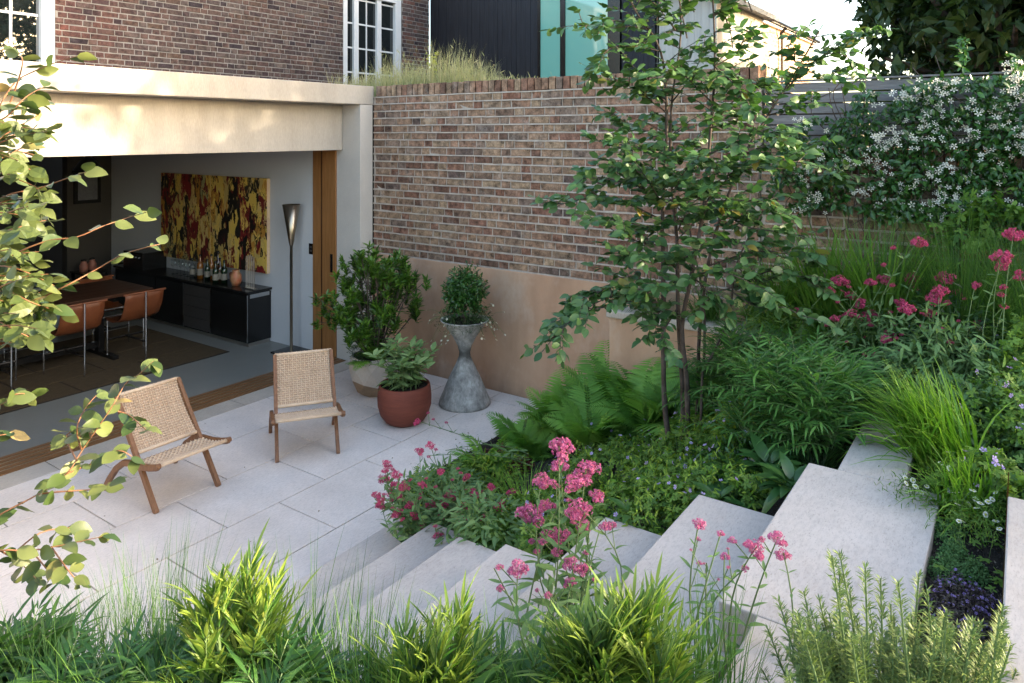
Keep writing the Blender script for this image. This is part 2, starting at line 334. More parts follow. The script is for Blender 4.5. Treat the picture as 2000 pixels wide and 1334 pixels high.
# ================================================================ SETTING
g = Geo(); g.box((-150, -150, -.4), (150, 150, -.12)); tag(g.build('ground', M['soil']), kind='structure')
patio = thing('patio', None, None, kind='structure')
g = Geo(); g.box((-4, 3.0, -.10), (5.66, 6.02, -.028)); g.build('mortar_bed', M['black'], patio)
rows = [3.505, 4.065, 4.64, 5.205, 5.775]
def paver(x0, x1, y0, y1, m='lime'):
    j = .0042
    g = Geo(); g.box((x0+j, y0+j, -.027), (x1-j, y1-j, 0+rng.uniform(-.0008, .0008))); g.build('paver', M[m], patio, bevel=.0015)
for i in range(4):
    off = 2.333 if i in (0, 2) else 2.728
    for k in range(-8, 5):
        x0 = off+.777*k; x1 = min(x0+.777, 5.655)
        if x0 < 5.6: paver(x0, x1, rows[i], rows[i+1])
for k in range(-8, 5):                                     # front strip by the threshold, buff stone
    x0 = 2.5+.777*k; paver(x0, min(x0+.777, 5.655), 5.775, 6.015, 'limew')
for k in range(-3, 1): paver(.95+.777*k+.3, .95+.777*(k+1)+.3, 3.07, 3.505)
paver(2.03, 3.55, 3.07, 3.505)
steps = thing('garden_steps', None, None, kind='structure')
nos = [3.07, 2.687, 2.304, 1.92, 1.525, 1.149, .753]; ends = [3.30, 3.08, 2.84, 2.70, 2.91, 3.05, 3.29]
for i, (y, e) in enumerate(zip(nos, ends)):
    z = .15*(i+1); y0 = nos[i+1]-.03 if i < 6 else .264
    n0 = 1.45 if i < 6 else 2.16
    zb = z-.149 if i < 5 else z-.16
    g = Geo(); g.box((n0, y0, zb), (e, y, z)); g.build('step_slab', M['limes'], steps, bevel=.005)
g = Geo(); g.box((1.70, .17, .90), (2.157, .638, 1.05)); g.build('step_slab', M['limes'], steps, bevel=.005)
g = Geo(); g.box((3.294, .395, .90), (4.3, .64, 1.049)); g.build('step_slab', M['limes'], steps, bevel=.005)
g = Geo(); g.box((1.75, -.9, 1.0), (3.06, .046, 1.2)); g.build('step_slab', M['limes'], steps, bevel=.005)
g = Geo(); g.box((1.6, .045, .9), (3.3, .049, 1.19)); g.build('edging_strip', M['brown'], steps)
def gh(x, y):
    if x < 3.56 and y > 2.68: return -.13
    z = .39*(3.35-y)-.12+.02*math.sin(9*x)*math.sin(7*y)
    z = max(.015, min(1.0, z))
    if x > 4.2 and y < 1.4: z += .12*min(1, (x-4.2)/.6)
    return z
def heightsheet(name, x0, x1, y0, y1, f, nx, ny):
    X = np.linspace(x0, x1, nx); Y = np.linspace(y0, y1, ny)
    V = [(x, y, f(x, y)+rng.uniform(-.008, .008)) for y in Y for x in X]
    F = [(j*nx+i, j*nx+i+1, (j+1)*nx+i+1, (j+1)*nx+i) for j in range(ny-1) for i in range(nx-1)]
    V2 = [(x, y, -.2) for x, y, z in V]
    g = Geo(); g.add(V, F); 
    # skirt down to the ground
    per = [i for i in range(nx)]+[j*nx+nx-1 for j in range(1, ny)]+[(ny-1)*nx+i for i in range(nx-2, -1, -1)]+[j*nx for j in range(ny-2, 0, -1)]
    W = [V[k] for k in per]+[(V[k][0], V[k][1], -.2) for k in per]; n = len(per)
    g.add(W, [(k, (k+1) % n, n+(k+1) % n, n+k) for k in range(n)])
    return tag(g.build(name, M['soil']), kind='structure')
heightsheet('planting_bed_soil', 2.5, 5.65, -3.0, 3.49, gh, 70, 130)
heightsheet('front_bed_soil', -2.0, 1.44, -1.5, 2.55, lambda x, y: .60+.35*max(0, min(1, (1.6-y)/1.0)), 40, 40)
heightsheet('side_bed_soil', 1.44, 1.70, -1.5, .70, lambda x, y: .93, 8, 20)
heightsheet('strip_soil', 1.7, 3.33, .048, .262, lambda x, y: 1.0+.012*math.sin(40*x), 60, 8)
# ================================================================ EXTENSION
ext = thing('house_extension', 'cream stone flat-roofed extension with its glass wall slid open onto the patio', 'house')
g = Geo(); g.box((-4, 5.81, 2.768), (5.69, 9.78, 2.97)); g.build('roof_slab', M['cast'], ext, bevel=.006)
g = Geo(); g.box((-4, 6.08, 2.277), (5.485, 6.30, 2.765)); g.build('fascia_beam', M['cast'], ext, bevel=.004)
g = Geo(); g.box((5.49, 5.81, -.02), (5.672, 6.18, 2.765)); p = g.build('corner_post', M['castg'], ext, bevel=.004)
g = Geo(); g.box((5.478, 6.182, 0), (5.56, 6.56, 2.275)); p = g.build('sliding_door_edge', M['wood'], ext, bevel=.003)
box('handle', (5.472, 6.23, .93), (5.479, 6.265, 1.13), M['black'], p)
box('door_stile', (5.470, 6.40, .002), (5.477, 6.41, 2.27), M['teakdark'], p)
g = Geo(); g.box((5.49, 6.563, 0), (5.66, 11.05, 2.6)); g.build('side_wall', M['wall'], ext)
g = Geo(); g.box((-4, 6.302, 2.50), (5.488, 12.9, 2.6)); g.build('ceiling', M['wall'], ext)
g = Geo(); g.box((4.88, 11.052, 0), (5.66, 11.2, 2.6)); g.build('back_panel', M['grey'], ext)
g = Geo(); g.box((-4, 12.9, 0), (5.66, 13.05, 2.6)); g.build('back_wall', M['dark'], ext)
box('added_front_wall', (-4, 6.09, 0), (1.55, 6.29, 2.27), M['cast'], ext)  # out-of-frame wall added to cut skylight and darken the room
g = Geo(); g.box((-4.1, 6.1, 0), (-4.0, 13, 2.6)); g.build('end_wall', M['dark'], ext)
g = Geo(); g.box((-4, 6.36, -.05), (5.489, 12.9, 0)); tag(g.build('interior_floor', M['floor']), kind='structure')
th = Geo()
for k in range(5):
    y0 = 6.022+k*.068
    g = Geo(); g.box((-4, y0, -.03), (5.475, y0+.060, .003)); g.build('threshold_board', M['deck'], ext)
    if k < 4:
        g = Geo(); g.box((-4, y0+.0615, -.03), (5.475, y0+.0665, .007)); g.build('track_rail', M['steel'], ext)
# ================================================================ BRICKWORK
def brick_mesh(L, Hh, D, seed, name='brick'):
    r = np.random.default_rng(seed); g = Geo(); b = .0045
    # front face with worn arris: inner ring + outer ring, sides
    hx, hz = L/2, Hh/2
    def ring(x, z, y):
        return [(-x, y, -z), (0, y, -z), (x, y, -z), (x, y, z), (0, y, z), (-x, y, z)]
    V = np.array(ring(hx, hz, D)+ring(hx, hz, b)+ring(hx-b, hz-b, 0))
    V[6:12] += r.normal(0, .0018, (6, 3)); V[12:] += r.normal(0, .0018, (6, 3)); V[0:6, 0] *= 1; 
    F = []
    for a in (0, 6):
        for k in range(6): F.append((a+k, a+(k+1) % 6, a+6+(k+1) % 6, a+6+k))
    F += [(12, 13, 16, 17), (13, 14, 15, 16)]
    g.add(V, F); return g
def brick_wall(parent, org, ux, L, z0, ncourse, key, maxobj, face, ch=.0766, depth=.05, skip=None, view=(0, 0), seed=1, ribbon=True, mort='mortar', clip=None):
    """org: (x,y) of wall start; ux: unit dir; face: outward normal. Flemish bond."""
    ux = np.array(ux, float); nx = np.array(face, float); r = np.random.default_rng(seed)
    sm = [brick_mesh(.214, .064, depth, k).build('b', M[key]) for k in range(4)]+[brick_mesh(.102, .064, depth, 9+k).build('b', M[key]) for k in range(4)]
    mes = [o.data for o in sm]
    for o in sm: bpy.data.objects.remove(o)
    items = []
    for c in range(ncourse):
        s = -.16*(c % 2)-r.uniform(0, .05); z = z0+ch*(c+.5); hd = c % 2
        while s < L:
            hd = not hd if r.random() > .12 else hd
            l = .102 if hd else .214
            a, b = s, s+l
            if b > .03 and a < L-.03:
                a2, b2 = max(a, .004), min(b, L-.004)
                if not (skip and skip((a2+b2)/2, z)): items.append((a2, b2, z, hd))
            s += l+.011
    items = [(np.hypot(*(np.array(org)+ux*(a+b)/2-np.array(view))), a, b, z, hd) for a, b, z, hd in items]
    if clip: items.sort(key=lambda t: (not clip(t[1], t[3]), t[0]))
    else: items.sort(key=lambda t: t[0])
    Mx = np.array([[ux[0], -nx[0], 0], [ux[1], -nx[1], 0], [0, 0, 1]])
    jg = Geo()
    for i, (d, a, b, z, hd) in enumerate(items):
        c = np.array([*(np.array(org)+ux*(a+b)/2), z]); pr = r.normal(0, .0022); c[:2] += nx*pr
        L0 = .102 if hd else .214; sx = (b-a)/L0; tilt = r.normal(0, .006)
        k = r.integers(4)+(4 if hd else 0)
        R = Mx@np.array([[math.cos(tilt), 0, -math.sin(tilt)], [0, 1, 0], [math.sin(tilt), 0, math.cos(tilt)]])@np.diag([sx, 1, r.uniform(.96, 1.02)])
        if i < maxobj:
            T = Matrix.Identity(4)
            for p_ in range(3):
                T[p_][3] = c[p_]
                for q in range(3): T[p_][q] = R[p_, q]
            inst('brick', mes[k], parent, T)
        else:
            gg = brick_mesh(L0, .064, depth, int(k)); V = gg.V[0]@R.T+c; jg.add(V, gg.F[0])
    if jg.V: tag(jg.build('brickwork', M[key+'_i'], parent), kind='stuff')
    # mortar: recessed sheet and, on the old wall, proud ribbon joints
    g = Geo(); o = np.array(org)
    def slab(s0, s1, za, zb, pa, pb):
        P = []
        for z in (za, zb):
            for pp in (pa, pb):
                for s in (s0, s1):
                    q = o+ux*s+nx*pp; P.append((q[0], q[1], z))
        g.add(P, [(0, 2, 3, 1), (4, 5, 7, 6), (0, 1, 5, 4), (2, 6, 7, 3), (0, 4, 6, 2), (1, 3, 7, 5)])
    if not skip: slab(0, L, z0, z0+ch*ncourse, -min(.16, depth), -.007)
    if ribbon:
        for c in range(ncourse+1):
            z = z0+ch*c
            n = int(L/.35); e = np.linspace(0, L, n+1)
            for k in range(n):
                dz = r.normal(0, .0012); slab(e[k]+.0005, e[k+1]-.0005, z-.0075+dz, z+.0055+dz, -.02, r.uniform(.004, .009))
    g.build('mortar', M[mort], parent)
    return g
def soldiers(parent, org, ux, L, z0, hgt, key, face, depth=.22, w=.066, seed=3):
    ux = np.array(ux, float); nx = np.array(face, float); r = np.random.default_rng(seed); s = .004
    while s < L-.06:
        q0 = np.array(org)+ux*s; dz = r.normal(0, .003); g = Geo()
        P = []
        for z in (z0, z0+hgt+dz):
            for pp in (-depth, .004+r.normal(0, .003)):
                for ss in (s, s+w-.001):
                    q = np.array(org)+ux*ss+nx*pp; P.append((q[0], q[1], z))
        g.add(P, [(0, 2, 3, 1), (4, 5, 7, 6), (0, 1, 5, 4), (2, 6, 7, 3), (0, 4, 6, 2), (1, 3, 7, 5)])
        g.build('coping_brick', M[key], parent, bevel=.004); s += w+.010
gw = thing('garden_brick_wall', 'tall old yellow stock brick garden wall with peach render along its foot', 'wall')
brick_wall(gw, (5.675, 1.66), (0, 1), 4.14, 1.165, 22, 'yel', 300, (-1, 0), ch=.0766, seed=2)
soldiers(gw, (5.675, 1.66), (0, 1), 4.14, 1.165+.0766*22+.008, .112, 'yel', (-1, 0))
box('render_panel', (5.660, 1.0, -.12), (5.74, 5.806, 1.158), M['render'], gw, bevel=.003)
box('wall_core', (5.70, 1.665, 0), (5.88, 5.8, 2.85), M['mortar'], gw)
lw = thing('low_brick_wall', 'lower old brick wall behind the white jasmine, under the slatted fence', 'wall')
brick_wall(lw, (5.70, -2.6), (0, 1), 4.255, .85, 18, 'yel', 170, (-1, 0), seed=5, clip=lambda s, z: s > 2.3 and z > 1.4)
soldiers(lw, (5.70, -2.6), (0, 1), 4.255, .85+.0766*18+.008, .105, 'yel', (-1, 0))
fn = thing('slatted_fence', 'weathered grey timber fence of horizontal slats on top of the low brick wall', 'fence')
z = 2.365
for k in range(6):
    for y0, y1 in ((-2.7, -.42), (-.41, 1.65)):
        box('slat', (5.76+rng.uniform(-.002, .002), y0, z+.080*k), (5.785, y1, z+.080*k+.069), M['fence'], fn, bevel=.002)
for y in (-2.2, -.415, 1.6): box('fence_post', (5.79, y-.04, 2.0), (5.86, y+.04, 2.85), M['fence'], fn)
box('fence_cap', (5.745, -2.7, 2.846), (5.81, 1.655, 2.858), M['fence'], fn)
ef = thing('shade_fence', 'unseen grey board fence added beyond the jasmine to block the sun', 'fence')  # fence run out of view, added to keep low sun off the steps
for k in range(16): box('board', (5.76, -2.75-.75*k, 0), (5.785, -2.75-.75*k+.745-.75, 2.85), M['fence'], ef)
rw = thing('raised_bed_wall', 'low peach rendered retaining wall with a rough stone coping, behind the tree stems', 'wall')
box('rendered_face', (5.33, -1.0, -.1), (5.42, 2.76, .965), M['render'], rw, bevel=.004)
y = 2.78
while y > .2:
    l = rng.uniform(.5, .7); box('coping_stone', (5.305+rng.uniform(-.006, .006), y-l+.004, .967), (5.50, y-.002, 1.03), M['limew'], rw, bevel=.012); y -= l
box('bed_fill', (5.42, -1, 0), (5.655, 2.7, .98), M['soil'], rw)
# ---- upper brick house
bh = thing('brick_house', 'purple-brown brick house rising behind the stone extension, with white sash windows', 'house')
def win_skip(s, z):   # s measured from x=2.4
    x = 2.4+s
    return (x < 4.20) or (8.86 < x < 10.34 and z < 5.1)
brick_wall(bh, (4.19, 9.8), (1, 0), 4.67, 2.90, 30, 'red', 300, (0, -1), ch=.0766, depth=.03, seed=8, ribbon=False, mort='mortarw')
brick_wall(bh, (10.34, 9.8), (1, 0), .79, 2.90, 30, 'pur', 0, (0, -1), ch=.0766, depth=.03, seed=9, ribbon=False, mort='mortarw')
box('wall_core', (4.19, 9.83, 2.7), (8.865, 10.1, 6), M['mortarw'], bh); box('wall_core', (10.34, 9.83, 2.7), (11.13, 10.1, 6), M['mortarw'], bh)
box('wall_core', (8.865, 9.83, 5.08), (10.34, 10.1, 6), M['mortarw'], bh)
def window(x0, x1, z0, z1, bays, zr, y=9.84, gl='winglass'):
    wf = Geo(); wf.box((x0, y-.03, z0), (x0+.10, y+.12, z1)); wf.box((x1-.15, y-.03, z0), (x1, y+.12, z1)); wf.box((x0+.1, y-.03, z1-.12), (x1-.15, y+.12, z1))
    for a in bays[1:-1]:
        wf.box((a-.055, y-.01, z0), (a+.055, y+.10, z1-.12))
    wfo = wf.build('window_frame', M['white'], bh, bevel=.006)
    mg = Geo()
    for a, b in zip(bays[:-1], bays[1:]):
        if b-a > .55: mg.box(((a+b)/2-.014, y+.035, z0), ((a+b)/2+.014, y+.065, z1-.12))
        for z in zr: mg.box((a+.02, y+.036, z-.015), (b-.02, y+.064, z+.015))
    mg.build('muntin', M['white'], wfo)
    for a, b in zip(bays[:-1], bays[1:]): box('pane', (a, y+.045, z0), (b, y+.055, z1), M[gl], wfo)
    box('curtain_wall', (x0, y+.3, z0), (x1, y+.32, z1), M['dark'], wfo)
window(8.87, 10.33, 2.8, 5.06, [8.93, 9.20, 9.77, 10.19], [3.12, 3.56, 4.0, 4.44, 4.88])
window(2.2, 4.19, 2.8, 6.0, [2.28, 2.70, 3.42, 4.05], [3.1, 3.9, 4.7], gl='winglass2')
# ---- black timber extension of the neighbour
tb = thing('black_timber_building', 'charred black vertical board building with green glazing above the garden wall', 'building')
X = 11.13; y = 9.78
while y > 7.2:
    wd = .105; box('board', (X+rng.uniform(0, .008), y-wd+.004, 2.5), (X+.04, y, 6), M['blackboard'], tb); y -= wd
box('backing', (X+.042, 4.9, 2.5), (X+.3, 9.78, 6), M['black'], tb)
box('corner_frame', (X-.02, 7.14, 2.5), (X+.041, 7.2, 6), M['black'], tb)
box('glass_pane', (X-.01, 6.72, 2.5), (X+.04, 7.138, 6), M['gglass'], tb); box('window_post', (X-.03, 6.62, 2.5), (X+.04, 6.718, 6), M['black'], tb)
box('glass_pane', (X-.01, 5.78, 2.5), (X+.04, 6.618, 6), M['gglass'], tb); box('window_post', (X-.03, 5.55, 2.5), (X+.04, 5.778, 6), M['black'], tb)
y = 5.53
while y > 5.0: box('board', (X, y-.096, 2.5), (X+.04, y, 6), M['blackboard'], tb); y -= .10
pb = thing('pale_clad_building', 'cream vertical-boarded outbuilding behind the top of the multi-stem tree', 'building')
y = 4.88
while y > 4.0: box('board', (X+.05, y-.117, 2.3), (X+.09, y, 5.2-(4.88-y)*.5), M['paleboard'], pb); y -= .12
box('board_wall', (X+.092, 3.95, 2.3), (X+2.6, 4.86, 4.6), M['paleboard'], pb)
g = Geo(); g.add([(X-.15, 4.9, 4.75), (X-.15, 3.75, 4.55), (X+3, 3.75, 4.55), (X+3, 4.9, 4.75), (X-.15, 4.9, 4.84), (X-.15, 3.75, 4.64), (X+3, 3.75, 4.64), (X+3, 4.9, 4.84)], [(0, 3, 2, 1), (4, 5, 6, 7), (0, 1, 5, 4), (1, 2, 6, 5), (2, 3, 7, 6), (3, 0, 4, 7)]); g.build('roof', M['slate'], pb)
# ---- far brick house
c = at(1487, 40, d=25); fx, fy = c.x, c.y
fh = thing('far_brick_house', 'distant stock brick house in the sun with slate roof and chimney', 'house')
box('rear_wing', (fx, fy, 0), (fx+7.5, fy+2.6, 6.25), M['farb'], fh)
box('parapet', (fx-.12, fy-.12, 6.252), (fx+7.6, fy+2.7, 6.40), M['white'], fh)
g = Geo(); g.add([(fx-.2, fy-.2, 6.42), (fx+7.7, fy-.2, 6.42), (fx+7.7, fy+3.2, 7.4), (fx-.2, fy+3.2, 7.4), (fx-.2, fy+3.2, 6.42), (fx+7.7, fy+3.2, 6.42)], [(0, 1, 2, 3), (0, 3, 4, 4), (1, 5, 2, 2), (3, 2, 5, 4), (0, 4, 5, 1)]); g.build('slate_roof', M['slate'], fh)
box('main_wall', (fx+1.0, fy+3.0, 0), (fx+14, fy+9, 7.1), M['farb'], fh)
ch = box('chimney', (fx+.6, fy+3.3, 6.5), (fx+1.9, fy+4.5, 9.5), M['farb'], fh)
wf = box('window', (fx+.9, fy-.03, 3.9), (fx+1.7, fy-.002, 5.5), M['white'], fh); box('pane', (fx+1.0, fy-.05, 4.0), (fx+1.6, fy-.032, 5.4), M['winglass'], wf)
g = Geo(); g.tube([(fx+2.2, fy-.12, 0), (fx+2.2, fy-.12, 5.9), (fx+2.0, fy-.12, 6.1), (fx+2.0, fy-.3, 6.3)], .06, 6); g.build('downpipe', M['black'], fh)
g = Geo(); g.tube([(fx-.2, fy-.22, 6.42), (fx+7.6, fy-.22, 6.36)], .07, 6); g.build('gutter', M['black'], fh)
# flat green roof behind the wall
grf = box('green_roof_deck', (5.90, 1.9, 0), (11.1, 9.78, 2.86), M['soil']); tag(grf, 'low planted flat roof behind the garden wall', 'roof')
grf['kind'] = 'structure'
# ================================================================ INTERIOR
pt = thing('abstract_painting', 'left half of the yellow, maroon and black abstract canvas pair on the white wall', 'painting')
box('canvas', (5.44, 8.48, .80), (5.485, 9.62, 1.925), M['paint'], pt); box('canvas_edge', (5.443, 8.472, .802), (5.484, 8.479, 1.922), M['cord'], pt)
pt = thing('abstract_painting', 'right half of the abstract canvas pair, nearer the floor lamp', 'painting')
box('canvas', (5.44, 7.335, .80), (5.485, 8.468, 1.925), M['paint'], pt); box('canvas_edge', (5.443, 7.328, .802), (5.484, 7.334, 1.922), M['cord'], pt)
sb = thing('sideboard', 'long low black sideboard with grey drawers under the painting', 'sideboard')
x0, x1, y0, y1 = 5.16, 5.485, 7.30, 10.3
box('carcass', (x0+.01, y0+.01, .04), (x1, y1, .60), M['black'], sb, bevel=.003)
box('top', (x0-.02, y0-.01, .615), (x1, y1, .64), M['black'], sb, bevel=.002)
box('top_rail', (x0+.02, y0+.012, .601), (x1-.02, y0+.3, .614), M['black'], sb); box('end_rail', (x0+.03, y0+.002, .555), (x1-.03, y0+.009, .60), M['chrome'], sb)
box('plinth', (x0+.02, y0+.015, 0), (x1-.02, y1, .039), M['steel'], sb)
for a, b in ((7.33, 8.02), (8.62, 9.25), (9.27, 9.9)): box('door', (x0, a, .06), (x0+.009, b, .585), M['black'], sb, bevel=.002)
for k in range(4): box('drawer', (x0, 8.05, .06+.132*k), (x0+.009, 8.60, .06+.132*k+.127), M['drawer'], sb, bevel=.002)
for yy in (7.312, 8.035, 8.61): box('chrome_trim', (x0-.004, yy-.006, .05), (x0+.004, yy+.006, .595), M['chrome'], sb)
bx = thing('black_cabinet_box', 'black boxy cabinet standing at the far end of the sideboard', 'box')
box('case', (5.15, 9.55, .641), (5.48, 10.05, .87), M['black'], bx, bevel=.004); 
for yy in (9.66, 9.74):
    g = Geo(); g.lathe([(0, 0), (.02, 0), (.02, .012), (0, .012)], 12); o = g.build('knob', M['chrome'], bx); o.rotation_euler = (0, -PI/2, 0); o.location = (5.15, yy, .80)
def lathe_obj(name, prof, mat, parent, loc=(0, 0, 0), n=18, smooth=True):
    g = Geo(); g.lathe(prof, n); return g.build(name, mat, parent, smooth=smooth, loc=loc)
def bottle(px, h, r, key, label, lab=True, x=5.30):
    p = at(px, 560, x=x); t = thing('bottle', label, 'bottle', (x, p.y, .641), group='bottles on the sideboard')
    lathe_obj('glass_body', [(0, 0), (r, .002), (r, h*.55), (r*.8, h*.64), (r*.36, h*.72), (r*.33, h*.93)], M[key], t)
    lathe_obj('cap', [(r*.40, h*.93), (r*.40, h), (0, h)], M['black'], t)
    if lab: lathe_obj('paper_label', [(r*1.02, h*.15), (r*1.02, h*.42)], M['paper'], t)
bottle(376, .24, .035, 'glass', 'small clear bottle with a pale label, leftmost bottle of the tray'); bottle(391, .30, .04, 'amber', 'amber whisky bottle with cream label beside the clear bottle')
bottle(405, .26, .034, 'green', 'squat green bottle in the middle of the bottle row'); bottle(413, .31, .034, 'amber', 'slim amber bottle with orange neck', x=5.36)
bottle(421, .27, .036, 'green', 'dark green bottle with white collar nearest the room', x=5.24); bottle(430, .30, .036, 'brown', 'tall dark brown bottle second from the right')
bottle(438, .28, .038, 'green', 'broad dark bottle at the right end of the row'); bottle(384, .22, .03, 'glass', 'short clear decanter behind the labelled bottles', False, x=5.40)
bottle(426, .35, .034, 'brown', 'tallest dark bottle at the back against the painting', False, x=5.42)
for i, px in enumerate((338, 346, 353, 360, 366)):
    p = at(px, 560, x=5.28+.05*(i % 2)); t = thing('stem_glass', '%s stemmed glass in the row left of the bottles' % ('leftmost clear', 'second clear', 'middle clear', 'fourth clear', 'rightmost clear')[i], 'glass', (p.x, p.y, .641), group='stem glasses on the sideboard')
    lathe_obj('bowl', [(.004, 0.09), (.024, .11), (.032, .15), (.028, .19)], M['glass'], t); lathe_obj('stem', [(.03, 0), (.003, .006), (.003, .09)], M['glass'], t)
p = at(461, 560, x=5.30); t = thing('painted_jug', 'cream and brown painted pottery jug beside the bottles', 'jug', (p.x, p.y, .641))
lathe_obj('jug_body', [(0, 0), (.045, .002), (.07, .07), (.062, .13), (.04, .165), (.045, .185), (.038, .185)], M['ceramic'], t)
g = Geo(); g.tube([(-.03, .045, .16), (-.02, .09, .14), (-.01, .095, .09), (0, .065, .05)], .009, 6); g.build('handle', M['leather'], t)
p = at(490, 565, x=5.28); t = thing('wire_letter_rack', 'tall brass wire rack of upright loops at the near end of the sideboard', 'rack', (p.x, p.y, .641))
g = Geo()
for k in range(5):
    yy = -.07+.035*k; hh = .40-.012*abs(k-2)
    g.tube([(0, yy, .01), (0, yy, hh-.01), (.0, yy+.006, hh), (.0, yy+.014, hh), (.0, yy+.02, hh-.01), (0, yy+.02, .01)], .003, 5)
g.build('wire_loop', M['steel'], t); box('base_bar', (-.03, -.09, 0), (.03, .09, .01), M['steel'], t)
p = at(563, 690, z=0); lp = thing('floor_lamp', 'tall slim brass uplighter with a conical head on a square black base', 'lamp', (5.33, p.y, 0))
box('base', (-.16, -.16, 0), (.16, .16, .018), M['black'], lp, bevel=.003); lathe_obj('pole', [(.017, .018), (.017, 1.2), (.02, 1.2)], M['brass'], lp)
lathe_obj('lamp_shade', [(.02, 1.2), (.03, 1.25), (.098, 1.66), (.095, 1.66), (.025, 1.25)], M['brass'], lp, n=28)
p = at(172, 322, y=8.4); pn = thing('pendant_lamp', 'dark enamel dome pendant lamp hanging over the dining table', 'lamp', (p.x, p.y, 0))
lathe_obj('lamp_shade', [(.02, 2.24), (.03, 2.2), (.08, 2.16), (.15, 2.06), (.155, 2.03), (.145, 2.03), (.07, 2.14)], M['black'], pn, n=28)
g = Geo(); g.tube([(0, 0, 2.24), (0, 0, 2.5)], .008, 6); g.build('flex', M['black'], pn)
p0, p1 = at(143, 328, y=11.05), at(195, 395, y=11.05)
pf = thing('framed_picture', 'small dark framed picture on the taupe panel at the back of the room', 'picture')
box('picture_frame', (p0.x, 11.02, p1.z), (p1.x, 11.05, p0.z), M['black'], pf); box('print', (p0.x+.05, 11.015, p1.z+.05), (p1.x-.05, 11.019, p0.z-.05), M['slate'], pf)
t = thing('light_switch', 'black light switch plate on the white wall beside the oak jamb', 'switch'); p = at(608, 486, x=5.488)
box('switch_plate', (5.482, p.y-.035, p.z-.06), (5.489, p.y+.035, p.z+.06), M['black'], t)
for k in (-.02, .02): box('rocker', (5.479, p.y-.02, p.z+k-.012), (5.4815, p.y+.02, p.z+k+.012), M['drawer'], t)
t = thing('wall_socket', 'black double socket low on the wall left of the sideboard', 'socket'); p = at(236, 517, x=5.488)
box('socket_plate', (5.482, p.y-.07, p.z-.04), (5.489, p.y+.07, p.z+.04), M['black'], t)
st = thing('side_stool', 'dark slatted stand with pink jars at the far end of the room', 'stand', (4.95, 10.55, 0))
for a in (-.15, .15):
    for b in (-.15, .15): box('leg', (a-.015, b-.015, 0), (a+.015, b+.015, .55), M['black'], st)
box('stand_top', (-.18, -.18, .55), (.18, .18, .57), M['black'], st)
for a, b in ((-.08, .0), (.06, .06)):
    t = thing('pink_jar', 'pink pottery jar with dark lid on the %s of the stand' % ('left' if a < 0 else 'right'), 'jar', (4.95+a, 10.55+b, .571)); lathe_obj('jar', [(0, 0), (.05, 0), (.055, .08), (.035, .12), (.03, .14)], M['pink'], t); lathe_obj('lid', [(.034, .14), (.034, .16), (0, .165)], M['black'], t)
# rug
rug = thing('patchwork_rug', 'brown woven patchwork rug with dark seams under the dining table', 'rug')
xs = np.array([4.93-.78*k for k in range(9)]); ys = [7.33, 7.80, 8.30, 8.80, 9.30]
for j in range(4):
    for k in range(8):
        o_ = .0 if j % 2 == 0 else .34
        a, b = xs[k+1]-o_, xs[k]-(o_ if k else 0)
        if b-a < .05: continue
        box('rug_panel', (a+.009, ys[j]+.009, .002), (b-.009, ys[j+1]-.009, .011), M['rug'], rug)
box('rug_backing', (xs[8]-.4, 7.32, .0015), (4.94, 9.31, .006), M['seam'], rug)
# table
tb_ = thing('dining_table', 'long dark walnut dining table on black trestles inside the room', 'table')
for k in range(5): box('plank', (1.4, 7.97+.176*k, .70), (4.42, 7.97+.176*k+.173, .735), M['teakdark'], tb_, bevel=.002)
for xx in (4.05, 1.9):
    g = Geo(); g.box((xx-.03, 8.05, .64), (xx+.03, 8.77, .699)); g.box((xx-.03, 8.05, .012), (xx+.03, 8.77, .05)); g.box((xx-.03, 8.37, .05), (xx+.03, 8.45, .64)); g.build('trestle', M['black'], tb_)
box('stretcher', (1.9, 8.38, .10), (4.02, 8.44, .16), M['black'], tb_)
def dining_chair():
    t = thing('dining_chair', '', 'chair', group='leather and chrome dining chairs')
    # local: back at y=0, front toward +y
    n = 14; V = []; F = []; prof = [(0, .73), (.01, .66), (.04, .56), (.10, .46), (.17, .415), (.27, .395), (.37, .40), (.44, .43)]
    for (yy, zz) in prof:
        for k in range(7): V.append((-.21+.07*k, yy, zz+.012*((k-3)/3)**2))
    for i in range(len(prof)-1):
        for k in range(6): F.append((i*7+k, i*7+k+1, (i+1)*7+k+1, (i+1)*7+k))
    g = Geo(); g.add(V, F); o = g.build('leather_sling', M['leather'], t, smooth=True); so = o.modifiers.new('s', 'SOLIDIFY'); so.thickness = .006
    g = Geo(); g.tube([(-.23, -.004, .732), (.23, -.004, .732)], .011, 8); g.build('back_bar', M['leather'], t)
    g = Geo(); g.tube([(0, -.022, 0), (0, -.022, .735)], .009, 8); g.build('leg', M['chrome'], t)
    g = Geo(); g.tube([(0, -.022, .20), (0, .40, .20)], .011, 6); g.tube([(-.2, .40, .20), (.2, .40, .20)], .011, 6); g.build('stretcher', M['black'], t)
    for s in (-1, 1):
        g = Geo(); g.tube([(s*.2, .40, 0), (s*.2, .40, .42)], .009, 8); g.build('leg', M['chrome'], t)
    g = Geo(); g.tube([(-.23, .44, .432), (.23, .44, .432)], .010, 8); g.build('front_bar', M['chrome'], t)
    return t
dc = dining_chair()
for i, (x, y, r, lab) in enumerate([(4.23, 7.80, 0, 'tan leather sling dining chair at the near right end of the table'), (3.58, 7.76, 0, 'tan leather sling dining chair second from the right on the near side'),
        (2.93, 7.76, 0, 'tan leather sling dining chair third from the right, half cut by the frame'), (4.28, 9.02, PI, 'tan leather dining chair on the far side of the table, turned to the patio'), (3.4, 9.02, PI, 'far side tan dining chair hidden behind the leaves')]):
    o = dc if i == 0 else copy_tree(dc); o.location = (x, y, .011); o.rotation_euler = (0, 0, r); o['label'] = lab
